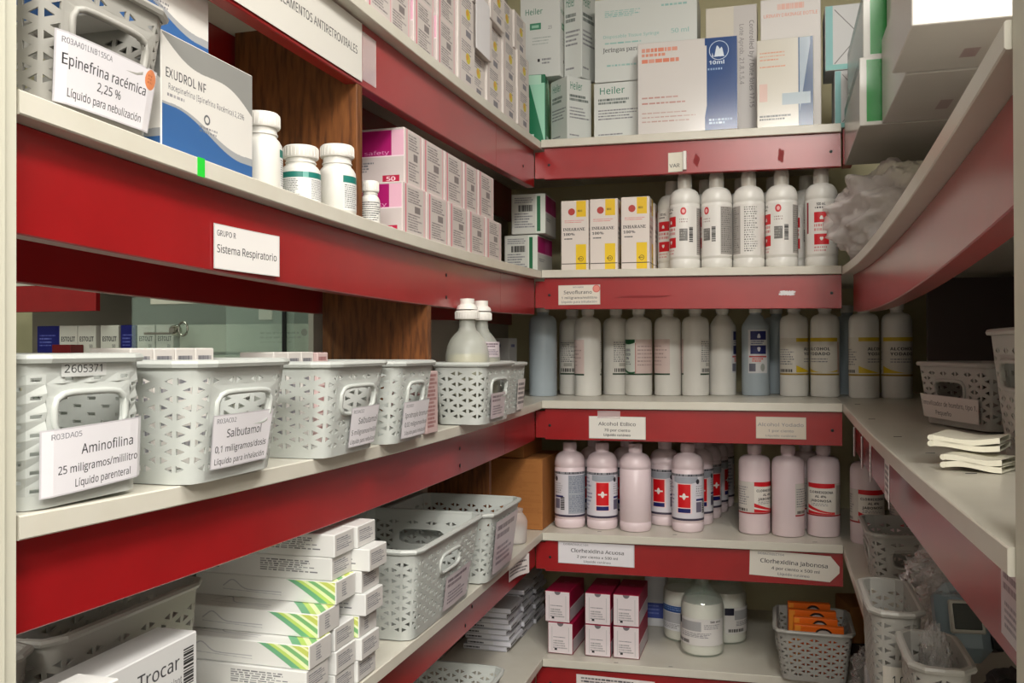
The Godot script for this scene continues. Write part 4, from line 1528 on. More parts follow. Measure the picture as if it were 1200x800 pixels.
	fr(im, r, 0, 0, 1, 1, Color(0.87, 0.83, 0.84))
	disc(im, r, 0.5, 0.0, 0.11, Color(0.45, 0.42, 0.44))
	fr(im, r, 0.14, 0.13, 0.02, 0.8, Color(0.74, 0.72, 0.73))
	fr(im, r, 0.84, 0.13, 0.02, 0.8, Color(0.74, 0.72, 0.73))
	fm(im, r, 0.2, 0.46, 0.6, 0.06, 1, GREY, 0.4)
	fm(im, r, 0.2, 0.58, 0.6, 0.3, 4, Color(0.6, 0.59, 0.6), 0.5)
	fr(im, r, 0.26, 0.84, 0.1, 0.07, INK)
	r = a[1].s
	fr(im, r, 0, 0.52, 1, 0.04, Color(0.88, 0.82, 0.84))
	fr(im, r, 0, 0.56, 1, 0.40, Color(0.74, 0.70, 0.72))
	r = a[1].t
	fm(im, r, 0.4, 0.35, 0.25, 0.1, 1, Color(0.80, 0.5, 0.6), 0.5)
	printed("print_magenta", im, 0.45)
	# implant boxes: white, green feather at the right end
	a = begin("print_feather", Vector3(0.214, 0.031, 0.062), 2200, Color(0.86, 0.86, 0.85))
	im = a[0]
	for k in ["f", "t"]:
		r = a[1][k]
		for q in [[0.66, Color(0.42, 0.66, 0.50)], [0.72, Color(0.72, 0.82, 0.42)], [0.76, Color(0.88, 0.92, 0.72)], [0.80, Color(0.48, 0.70, 0.46)], [0.85, Color(0.90, 0.93, 0.76)], [0.88, Color(0.76, 0.80, 0.40)], [0.94, Color(0.92, 0.93, 0.72)], [0.965, Color(0.78, 0.82, 0.42)]]:
			var u0: float = q[0]
			wave(im, r, func(u): return 0.0, func(u): return clampf(5.2 * pow(u - u0, 1.12), 0.0, 1.0), q[1], u0, 1.0)
		for u in 260:
			var q := u / 260.0
			fr(im, r, 0.2 + 0.42 * q, 0.62 - 0.42 * exp(-pow((q - 0.16) * 7.0, 2.0)), 0.004, 0.03, Color(0.70, 0.70, 0.72))
			fr(im, r, 0.2 + 0.42 * q, 0.66 + 0.1 * q, 0.004, 0.02, Color(0.74, 0.74, 0.75))
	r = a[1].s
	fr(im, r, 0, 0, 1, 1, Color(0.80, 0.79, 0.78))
	fm(im, r, 0.3, 0.15, 0.25, 0.7, 6, GREY, 0.4)
	printed("print_feather", im)
	a = begin("print_leaflet", Vector3(0.214, 0.031, 0.062), 2200, Color(0.85, 0.85, 0.84))
	im = a[0]
	r = a[1].f
	fm(im, r, 0.5, 0.16, 0.42, 0.6, 6, Color(0.42, 0.42, 0.44), 0.4)
	fm(im, r, 0.05, 0.2, 0.2, 0.6, 6, Color(0.42, 0.42, 0.44), 0.4)
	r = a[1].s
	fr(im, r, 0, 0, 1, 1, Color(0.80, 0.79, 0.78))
	fm(im, r, 0.1, 0.2, 0.8, 0.6, 6, GREY, 0.4)
	printed("print_leaflet", im)
	a = begin("print_trocar", Vector3(0.05, 0.152, 0.17), 2400, Color(0.82, 0.82, 0.82))
	im = a[0]
	r = a[1].s
	ft(im, r, "Trocar", 0.63, 0.15, 0.13, Color(0.16, 0.16, 0.18), 0, "Droid Sans", 0.40)
	ft(im, r, "contraceptive implant", 0.60, 0.28, 0.075, Color(0.3, 0.3, 0.32), 0, "Droid Sans", 0.5)
	bars(im, r, 0.87, 0.08, 0.1, 0.26, false)
	printed("print_trocar", im)
	# thin drug boxes lying flat
	a = begin("print_thin", Vector3(0.10, 0.0135, 0.11), 2400, Color(0.83, 0.83, 0.85))
	im = a[0]
	for k in ["f", "s"]:
		r = a[1][k]
		fm(im, r, 0.02, 0.35, 0.52, 0.4, 1, INK, 0.8)
		fr(im, r, 0.60, 0, 0.4, 1, Color(0.86, 0.86, 0.90))
		fr(im, r, 0, 0.93, 1, 0.07, Color(0.5, 0.5, 0.53))
	printed("print_thin", im)
	a = begin("print_small", Vector3(0.036, 0.12, 0.04), 1800, Color(0.86, 0.84, 0.82))
	im = a[0]
	for k in ["f", "s"]:
		fm(im, a[1][k], 0.1, 0.06, 0.8, 0.8, 12, GREY)
	printed("print_small", im)
	a = begin("print_small_pink", Vector3(0.036, 0.12, 0.04), 1800, Color(0.82, 0.72, 0.71))
	im = a[0]
	for k in ["f", "s"]:
		fm(im, a[1][k], 0.06, 0.04, 0.9, 0.9, 14, Color(0.62, 0.42, 0.42), 0.55)
	printed("print_small_pink", im)
	# far shelf boxes
	a = begin("print_estolit", Vector3(0.085, 0.1, 0.1), 1500, Color(0.80, 0.79, 0.76))
	im = a[0]
	r = a[1].f
	ft(im, r, "ESTOLIT", 0.5, 0.30, 0.15, INK, 0, "Droid Sans Bold", 0.82)
	ft(im, r, "500", 0.75, 0.46, 0.10, INK, 0, "Droid Sans", 0.2)
	fm(im, r, 0.1, 0.62, 0.8, 0.2, 3, GREY, 0.3)
	printed("print_estolit", im)
	a = begin("print_blue", Vector3(0.08, 0.06, 0.1), 1500, Color(0.05, 0.06, 0.42))
	im = a[0]
	fm(im, a[1].f, 0.1, 0.2, 0.8, 0.6, 5, Color(0.4, 0.42, 0.7), 0.3)
	printed("print_blue", im)
	# film-wrapped supply boxes of the right unit
	a = begin("print_supply", Vector3(0.36, 0.16, 0.3), 900, Color(0.74, 0.72, 0.70))
	im = a[0]
	r = a[1].f
	fr(im, r, 0.10, 0.1, 0.10, 0.75, Color(0.70, 0.80, 0.75))
	ft(im, r, "10", 0.58, 0.5, 0.6, Color(0.64, 0.68, 0.66), 0, "Droid Sans", 0.14)
	ft(im, r, "CE", 0.80, 0.5, 0.6, Color(0.66, 0.70, 0.68), 0, "Droid Sans", 0.14)
	fr(im, r, 0.92, 0.1, 0.06, 0.7, Color(0.16, 0.5, 0.36))
	r = a[1].o
	fr(im, r, 0.35, 0.15, 0.5, 0.25, Color(0.42, 0.43, 0.40))
	for k in 4:
		fr(im, r, 0.2 + 0.17 * k, 0.55, 0.05, 0.2, Color(0.62, 0.54, 0.54))
	printed("print_supply", im, 0.3)
	a = begin("print_supply_green", Vector3(0.4, 0.13, 0.38), 900, Color(0.70, 0.69, 0.66))
	im = a[0]
	r = a[1].f
	wave(im, r, func(u): return 0.04, func(u): return 0.96, Color(0.06, 0.46, 0.16), 0.03, 0.75)
	wave(im, r, func(u): return 0.04, func(u): return 0.96, Color(0.62, 0.82, 0.64), 0.10, 0.16)
	r = a[1].s
	fr(im, r, 0.0, 0.0, 1.0, 0.15, Color(0.25, 0.35, 0.24))
	printed("print_supply_green", im, 0.22)


# ---------------------------------------------------------------- what stands on the left unit
func card(called: String, p: String, size: Vector3, at: Vector3, turn: float, label: String, group := "") -> MeshInstance3D:
	return carton(called, label, size, at, turn, p, CU[p], group)


func left_top() -> void:
	# shelf 1: small typed boxes in two or three rows along the edge
	var zs := [0.985, 0.888, 0.790, 0.695, 0.598, 0.50, 0.402, 0.30, 0.20, 0.10]
	for row in 3:
		for i in zs.size() - 1:
			if row == 2 and i < 3:
				continue
			var z1: float = zs[i] - (0.012 if row == 1 else 0.0)
			var z0: float = zs[i + 1] + 0.001 - (0.012 if row == 1 else 0.0)
			var spot := i >= 4
			var h := 0.086
			var back := 0.012 * ((i * 7 + row * 5) % 4) / 3.0
			var size := Vector3(0.11, h, z1 - z0 - 0.0015)
			var y := lr(1, (z0 + z1) / 2, 0.05) + row * (h + 0.0015)
			var what := "pink edged carton" if not spot else "yellow stickered carton"
			card("small_carton", "print_yellowspot" if spot else "print_pink", size, Vector3(-0.004 - back - 0.055, y, (z0 + z1) / 2), 0.0,
				"%s, %s from its near end, %s row, top left shelf" % [what, ORD[i - (4 if spot else 0)], ["bottom", "middle", "upper"][row]], "small cartons on the top left shelf")
	var b := MB.new()
	b.box(Vector3.ZERO, Vector3(0.0012, 0.11, 0.085), 0.0003)
	solo("blank_sheet", b.done(M.paper), "blank white sheet of paper stuck upright on the cartons of the top left shelf", "paper", Vector3(0.0005, 0.632, 0.465), 0.0)
	# banner in a plastic sleeve taped to the top fascia
	tag_card("long white paper banner about antiretroviral medicines taped to the top left fascia", Vector2(0.36, 0.084), Vector3(-0.0185, 0.4245, 1.148), Basis(Vector3(0, 0, -1), Vector3(0, 1, 0), Vector3(1, 0, 0)), M.print_banner, 0.0, 0.0, "paper_banner")
	b = MB.new()
	b.box(Vector3.ZERO, Vector3(0.0006, 0.07, 0.045), 0.0)
	solo("adhesive_tape", b.done(M.tape), "strip of shiny clear adhesive tape at the right end of the paper banner", "tape", Vector3(-0.0188, 0.422, 0.942))


func left_second() -> void:
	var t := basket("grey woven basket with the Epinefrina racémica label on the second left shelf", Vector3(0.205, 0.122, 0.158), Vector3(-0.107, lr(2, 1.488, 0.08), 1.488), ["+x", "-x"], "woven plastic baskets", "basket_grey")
	part("paper_label", basket_card(0.205, 0.158, 0.122, "+x", 0.0, 0.134, 0.006, 0.064, M.print_epinefrina), t).set_meta("label", "white typed label with an orange round sticker")
	card("medicine_carton", "print_exudrol", Vector3(0.16, 0.12, 0.11), Vector3(-0.077, lr(2, 1.324, 0.08), 1.324), PI / 2, "white medicine carton with blue wave standing beside the Epinefrina basket", "cartons with a blue wave")
	card("medicine_carton", "print_exudrol", Vector3(0.16, 0.12, 0.11), Vector3(-0.10, lr(2, 1.324, 0.08) + 0.1207, 1.374), PI / 2, "white medicine carton with blue wave lying on top of another one", "cartons with a blue wave")
	# tablet bottles
	var teal := [["sticker_teal", -150.0, 10.0, 0.06, 0.60]]
	bottle("pill_bottle", "white tablet bottle half hidden behind the blue wave carton", "pill", 0.0255, 0.086, Vector3(-0.045, lr(2, 1.19, 0.03), 1.190), deg_to_rad(150), "hdpe", teal, "white tablet bottles", "cap_white", 0.018, 0.86)
	bottle("pill_bottle", "short white tablet bottle with a teal band, left of the wooden partition", "pill", 0.0255, 0.068, Vector3(-0.042, lr(2, 1.10, 0.03), 1.100), deg_to_rad(25), "hdpe", teal, "white tablet bottles", "cap_white", 0.016, 0.86)
	bottle("pill_bottle", "taller white tablet bottle with teal corner label next to the wooden partition", "pill", 0.0262, 0.088, Vector3(-0.034, lr(2, 1.014, 0.03), 1.014), deg_to_rad(105), "hdpe", teal, "white tablet bottles", "cap_white", 0.017, 0.86)
	bottle("pill_bottle", "small white bottle with printed text before the pink safety cartons", "pill", 0.0145, 0.056, Vector3(-0.026, ly(2, 0.93), 0.925), 0.0, "hdpe", [["sticker_text", -130.0, 20.0, 0.05, 0.62]], "white tablet bottles", "cap_white", 0.016, 0.86)
	bottle("pill_bottle", "slim white bottle standing behind the two teal tablet bottles", "pill", 0.022, 0.066, Vector3(-0.125, lr(2, 1.08, 0.03), 1.08), 0.0, "hdpe", teal, "white tablet bottles", "cap_white", 0.016, 0.86)
	# pink glove cartons in two rows
	var low := [0.832, 0.729, 0.621, 0.513, 0.404, 0.296]
	var high := [0.800, 0.722, 0.616, 0.511, 0.424, 0.318]
	for i in 5:
		for row in 2:
			var zz: Array = high if row else low
			var z1: float = zz[i]
			var z0: float = zz[i + 1] + 0.002
			var h := 0.092 if row else 0.083
			var off := 0.010 * ((i * 3 + row * 2) % 3) / 2.0
			var size := Vector3(0.135, h, z1 - z0)
			card("glove_carton", "print_pink", size, Vector3(-0.014 - off - 0.0675, lr(2, (z0 + z1) / 2, 0.055) + (0.085 if row else 0.0), (z0 + z1) / 2), 0.0,
				"pink and magenta carton, %s from the wooden partition in the %s row" % [ORD[i], "upper" if row else "lower"], "pink cartons on the second left shelf")
	card("white_green_carton", "print_greenbar", Vector3(0.09, 0.103, 0.13), Vector3(-0.06, back_under(2, 0) + TH + 0.1025, -0.150), 0.03, "white carton with a green bar and magenta side, upper one in the left corner", "cartons with a green bar")
	card("white_green_carton", "print_greenbar", Vector3(0.09, 0.100, 0.13), Vector3(-0.075, back_under(2, 0) + TH, -0.150), -0.05, "white carton with a green bar and magenta side, lower one in the left corner", "cartons with a green bar")
	tag_card("white label reading Grupo R Sistema Respiratorio on the left red fascia", Vector2(0.124, 0.048), Vector3(-0.0185, 0.1085, 1.262), Basis(Vector3(0, 0, -1), Vector3(0, 1, 0), Vector3(1, 0, 0)), M.print_grupo, 0.004)
	solo("tape_mark", boxm(Vector3(0.0006, TH, 0.0115), M.green_tape, 0.0), "bright green tape stripe on the edge of the second left shelf", "tape", Vector3(0.0004, ly(2, 1.36) - TH / 2, 1.372))


func left_third() -> void:
	var y := lr(3, 1.508, 0.075)
	var t := basket("white wicker basket marked 2605371 with the Aminofilina label, nearest on its shelf", Vector3(0.20, 0.122, 0.142), Vector3(-0.103, y, 1.519), ["+x", "-x"], "labelled baskets on the left middle shelf", "basket_plastic", "slot")
	part("paper_label", basket_card(0.20, 0.142, 0.122, "+x", 0.004, 0.122, 0.010, 0.064, M.print_aminofilina, 0.006, 0.003, 0.97), t)
	part("marker_writing", basket_card(0.20, 0.142, 0.122, "+x", -0.008, 0.052, 0.104, 0.117, M.print_marker, 0.0012, 0.0, 0.97), t).set_meta("label", "black handwritten number on the rim band")
	t = basket("white woven basket with the Salbutamol 0,1 miligramos label", Vector3(0.21, 0.120, 0.175), Vector3(-0.076, lr(3, 1.332, 0.085), 1.332), ["+x", "-x"], "labelled baskets on the left middle shelf")
	part("paper_label", basket_card(0.21, 0.175, 0.120, "+x", -0.002, 0.118, 0.012, 0.066, M.print_salbutamol), t)
	t = basket("white woven basket with the Salbutamol 5 miligramos label, third on its shelf", Vector3(0.21, 0.120, 0.175), Vector3(-0.074, lr(3, 1.072, 0.085), 1.072), ["+x", "-x"], "labelled baskets on the left middle shelf")
	part("paper_label", basket_card(0.21, 0.175, 0.120, "+x", 0.032, 0.108, 0.008, 0.060, M.print_salbutamol_nebula), t)
	t = basket("narrow white woven basket with the Ipratropio label, fourth on its shelf", Vector3(0.21, 0.120, 0.155), Vector3(-0.070, lr(3, 0.885, 0.075), 0.886), ["+x", "-x"], "labelled baskets on the left middle shelf")
	part("paper_label", basket_card(0.21, 0.155, 0.120, "+x", 0.012, 0.126, 0.006, 0.060, M.print_ipratropio), t)
	# white boxes standing in the baskets, their tops just above the rims
	for g in [[1.384, 4, 1.332, "the first Salbutamol basket"], [1.120, 3, 1.072, "the second Salbutamol basket"]]:
		for k in g[1]:
			card("small_white_box", "print_small", Vector3(0.05, 0.129, 0.0335), Vector3(-0.085, lr(3, g[2], 0.085) + 0.0032, g[0] - 0.0346 * k), 0.0, "small white box, %s from the near side in %s" % [ORD[k], g[3]], "white boxes in the baskets")
	card("small_white_box", "print_small_pink", Vector3(0.05, 0.128, 0.030), Vector3(-0.08, lr(3, 1.072, 0.085) + 0.0032, 1.017), 0.0, "small reddish printed box in the second Salbutamol basket", "white boxes in the baskets")
	card("pink_carton", "print_small_pink", Vector3(0.07, 0.102, 0.05), Vector3(-0.028, lr(3, 0.758, 0.03), 0.758), 0.0, "pink printed carton standing beside the Ipratropio basket")
	# corner baskets with bottles
	t = basket("white woven basket holding two cloudy bottles near the left corner", Vector3(0.105, 0.112, 0.20), Vector3(0.000, lr(3, 0.525, 0.1), 0.525), ["+x", "-x"], "labelled baskets on the left middle shelf")
	part("paper_label", basket_card(0.105, 0.20, 0.112, "+x", -0.01, 0.10, 0.008, 0.055, M.print_basket_tag), t)
	for k in 2:
		var bt := bottle("serum_bottle", "cloudy serum bottle with pale liquid, %s in the corner basket" % ["nearer one", "further one with a red mark"][k], "flask", 0.041 if k == 0 else 0.037, 0.196, Vector3(0.0, lr(3, 0.525, 0.1) + 0.0032, 0.562 - 0.082 * k), 0.0, "cloudy_film", [["print_basket_tag", -70.0, 0.0, 0.60, 0.75]] if k == 1 else [], "serum bottles in the corner basket", "cap_white", 0.016, 0.54)
		var b := MB.new()
		b.lathe([Vector2(0, 0), Vector2(0.02, 0), Vector2(0.0185, 0.006), Vector2(0.0135, 0.010), Vector2(0.0135, 0.020), Vector2(0, 0.021)], 20)
		part("cap_top", b.done(M.cap_white), bt, Vector3(0, 0.207, 0))
		b = MB.new()
		var rr0 := 0.0385 if k == 0 else 0.0335
		b.lathe([Vector2(0, 0.003), Vector2(rr0 * 0.9, 0.003), Vector2(rr0, 0.01), Vector2(rr0, 0.10), Vector2(rr0 * 0.97, 0.117), Vector2(rr0 * 0.93, 0.124), Vector2(0, 0.125)], 32)
		part("liquid", b.done(M.pale_liquid), bt)
	t = basket("small white woven basket deep in the left corner with a pink tag", Vector3(0.09, 0.105, 0.15), Vector3(-0.012, lr(3, 0.335, 0.08), 0.335), [], "labelled baskets on the left middle shelf")
	part("paper_label", basket_card(0.09, 0.15, 0.105, "+x", 0.03, 0.07, 0.006, 0.07, M.print_small_tag), t)
	card("folded_leaflets", "print_small_pink", Vector3(0.06, 0.05, 0.09), Vector3(-0.032, lr(3, 0.19, 0.06), 0.19), 0.25, "bundle of folded pinkish leaflets beside the small corner basket")
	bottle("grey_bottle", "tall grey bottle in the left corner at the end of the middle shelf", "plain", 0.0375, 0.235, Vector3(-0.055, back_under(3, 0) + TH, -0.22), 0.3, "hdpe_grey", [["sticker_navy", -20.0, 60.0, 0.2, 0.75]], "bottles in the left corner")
	card("blue_print_carton", "print_blue_squares", Vector3(0.11, 0.155, 0.07), Vector3(-0.165, back_under(3, 0) + TH, -0.12), 0.0, "white carton with navy squares behind the corner basket")


func left_fourth() -> void:
	# implant boxes, two stacks deep
	var y0 := lr(4, 1.06, 0.1)
	var fronts := [1.150, 1.152, 1.148, 1.121, 1.080, 1.076, 1.077]
	for col in 3:
		for k in 7:
			if col == 2 and k > 2:
				continue
			var z: float = [1.018, 1.0775, 1.150][col] if k != 3 or col != 1 else 1.121
			if col == 2:
				z = fronts[k]
			var shift: float = [[0.004, 0.010, 0.006, 0.016, 0.010, 0.022, 0.004], [0.0, 0.002, 0.0, 0.0, 0.002, -0.004, 0.0], [-0.002, 0.0, 0.002]][col][k]
			var feather: bool = (col == 1 and k in [3, 4]) or (col == 2 and k == 2) or (col == 0 and k == 2)
			card("implant_box", "print_feather" if feather else "print_leaflet", Vector3(0.214, 0.0305, 0.0575), Vector3(-0.113 + shift, y0 + 0.0308 * k, z - 0.0288), 0.0,
				"flat white implant box%s, %s from the bottom of the %s pile" % [" with green feather print" if feather else "", ORD[k], ["farthest", "middle", "nearest"][col]], "flat white implant boxes")
	card("trocar_box", "print_trocar", Vector3(0.05, 0.152, 0.17), Vector3(-0.073, lr(4, 1.395, 0.09), 1.395), 0.02, "white carton printed with the word Trocar and a barcode", "white trocar cartons")
	card("trocar_box", "print_leaflet", Vector3(0.044, 0.166, 0.10), Vector3(-0.0235, lr(4, 1.535, 0.055), 1.537), 0.0, "plain white carton at the near end of the lower left shelf", "white trocar cartons")
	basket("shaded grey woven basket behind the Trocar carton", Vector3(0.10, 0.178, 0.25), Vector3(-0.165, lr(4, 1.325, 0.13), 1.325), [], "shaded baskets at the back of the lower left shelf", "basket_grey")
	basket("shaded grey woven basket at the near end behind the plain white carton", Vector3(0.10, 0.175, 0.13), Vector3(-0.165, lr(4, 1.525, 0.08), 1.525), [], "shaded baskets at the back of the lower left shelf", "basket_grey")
	var t := basket("large white woven basket with open grip, beside the stacks of implant boxes", Vector3(0.245, 0.148, 0.335), Vector3(-0.104, lr(4, 0.692, 0.17), 0.692), ["+z", "-z", "+x"], "large woven baskets on the lower left shelf")
	part("paper_label", basket_card(0.245, 0.335, 0.148, "+x", 0.05, 0.14, 0.012, 0.07, M.print_basket_tag), t)
	t = basket("medium white woven basket covered by a pinkish label, behind the large one", Vector3(0.225, 0.138, 0.215), Vector3(-0.086, lr(4, 0.395, 0.11), 0.395), ["-x"], "large woven baskets on the lower left shelf")
	part("paper_label", basket_card(0.225, 0.215, 0.138, "+x", 0.0, 0.16, 0.012, 0.118, M.print_basket_tag), t)
	card("cardboard_box", "cardboard_print", Vector3(0.20, 0.175, 0.20), Vector3(-0.105, ly(4, 0.0), -0.115), 0.0, "larger brown cardboard box in the left corner of the lower shelf", "brown cardboard boxes")
	card("cardboard_box", "cardboard_print", Vector3(0.17, 0.07, 0.18), Vector3(-0.14, ly(4, 0.0) + 0.1755, -0.115), 0.0, "smaller brown cardboard box on top of the other one", "brown cardboard boxes")
	var b := MB.new()
	b.lathe([Vector2(0, 0), Vector2(0.026, 0), Vector2(0.028, 0.004), Vector2(0.03, 0.05), Vector2(0.026, 0.06), Vector2(0.018, 0.07), Vector2(0.02, 0.078), Vector2(0, 0.08)], 24)
	t = thing("plastic_jar", "small translucent plastic jar beside the medium basket, left corner", "jar", Vector3(-0.036, lr(4, 0.125, 0.04), 0.125))
	part("body", b.done(M.milky_film), t)
	b = MB.new()
	b.lathe([Vector2(0, 0.002), Vector2(0.024, 0.002), Vector2(0.026, 0.035), Vector2(0, 0.036)], 20)
	part("contents", b.done(M.cap_white), t)
	tag_card("small white paper tag curling off the lower left fascia near the corner", Vector2(0.095, 0.045), Vector3(-0.0185, -0.4985, 0.185), Basis(Vector3(0, 0, -1), Vector3(0, 1, 0), Vector3(1, 0, 0)), M.print_small_tag, 0.02)


func left_fifth() -> void:
	var y := lr(5, 0, 0) 
	for col in 3:
		for k in 9 if col else 8:
			var sz := Vector3(0.115, 0.0135, 0.115)
			card("thin_drug_box", "print_thin", sz, Vector3(-0.148 + 0.006 * ((k * 5 + col) % 3 - 1) - 0.0 * col, y + 0.0138 * k, -0.065 - 0.122 * col + 0.004 * (k % 2)), 0.0,
				"thin white drug box, %s from the bottom of the %s pile" % [ORD[k], ["nearest", "middle", "rearmost"][col]], "piles of thin drug boxes on the bottom left shelf")
	basket("white woven basket on the bottom left shelf before the thin drug boxes", Vector3(0.20, 0.085, 0.26), Vector3(-0.105, lr(5, 0.44, 0.14), 0.44), ["+z"], "baskets on the bottom left shelf")


# ---------------------------------------------------------------- the back unit
func back_top() -> void:
	var y := func(x: float) -> float: return by(1, x)
	card("medical_carton", "print_letters_green", Vector3(0.065, 0.17, 0.10), Vector3(-0.034, y.call(0.0), -0.07), 0.10, "glossy green carton in the left corner of the top back shelf", "green lettered cartons")
	card("medical_carton", "print_letters", Vector3(0.072, 0.165, 0.075), Vector3(0.055, y.call(0.05), -0.085), -0.72, "grey white carton turned cornerwise beside the glossy green one", "green lettered cartons")
	card("medical_carton", "print_letters_tall", Vector3(0.105, 0.23, 0.07), Vector3(-0.015, y.call(0.0) + 0.171, -0.085), -0.05, "tall green lettered carton with a green panel on top of the glossy green one", "green lettered cartons")
	card("medical_carton", "print_letters", Vector3(0.052, 0.225, 0.07), Vector3(0.076, y.call(0.05) + 0.1665, -0.10), -0.35, "shiny film wrapped carton squeezed at the right of the tall one", "green lettered cartons")
	card("medical_carton", "print_letters", Vector3(0.125, 0.145, 0.12), Vector3(0.183, y.call(0.18), -0.112), 0.0, "green lettered white carton carrying the large white syringe carton", "green lettered cartons")
	card("syringe_carton", "print_syringe", Vector3(0.250, 0.205, 0.14), Vector3(0.247, y.call(0.18) + 0.1465, -0.122), 0.02, "white disposable tissue syringe carton with handwriting, standing on a green lettered carton")
	card("emblem_carton", "print_mountain", Vector3(0.232, 0.218, 0.045), Vector3(0.353, y.call(0.35), 0.018 - 0.04), 0.03, "white and blue carton with a mountain emblem leaning at the shelf edge")
	card("lot_carton", "print_lot", Vector3(0.12, 0.315, 0.15), Vector3(0.452, y.call(0.45), -0.150), 0.0, "tall beige white carton with vertical lot printing behind the blue one")
	card("drainage_carton", "print_drain", Vector3(0.135, 0.315, 0.12), Vector3(0.588, y.call(0.58), -0.115), 0.0, "tall white carton with orange lettering right of the vertical printed carton")
	card("blue_packet", "print_packet", Vector3(0.125, 0.205, 0.03), Vector3(0.575, y.call(0.58), -0.022), -0.02, "glossy packet with a blue edge leaning before the orange lettered carton")
	card("teal_carton", "print_teal", Vector3(0.11, 0.15, 0.11), Vector3(0.719, y.call(0.69) + 0.1335, -0.10), 0.0, "white carton with teal edges, upper one in the right corner", "teal edged cartons")
	card("teal_carton", "print_teal", Vector3(0.09, 0.132, 0.11), Vector3(0.729, y.call(0.69), -0.10), 0.0, "white carton with teal edges, lower one in the right corner", "teal edged cartons")
	tag_card("small white tag reading VAR clipped on the upper back fascia", Vector2(0.034, 0.046), Vector3(0.326, 0.436, 0.0008), Basis.IDENTITY, M.print_var, 0.003)
	solo("tag_holder", boxm(Vector3(0.008, 0.044, 0.008), M.cap_white, 0.001), "narrow white plastic strip beside the VAR tag", "holder", Vector3(0.348, 0.438, 0.0045))


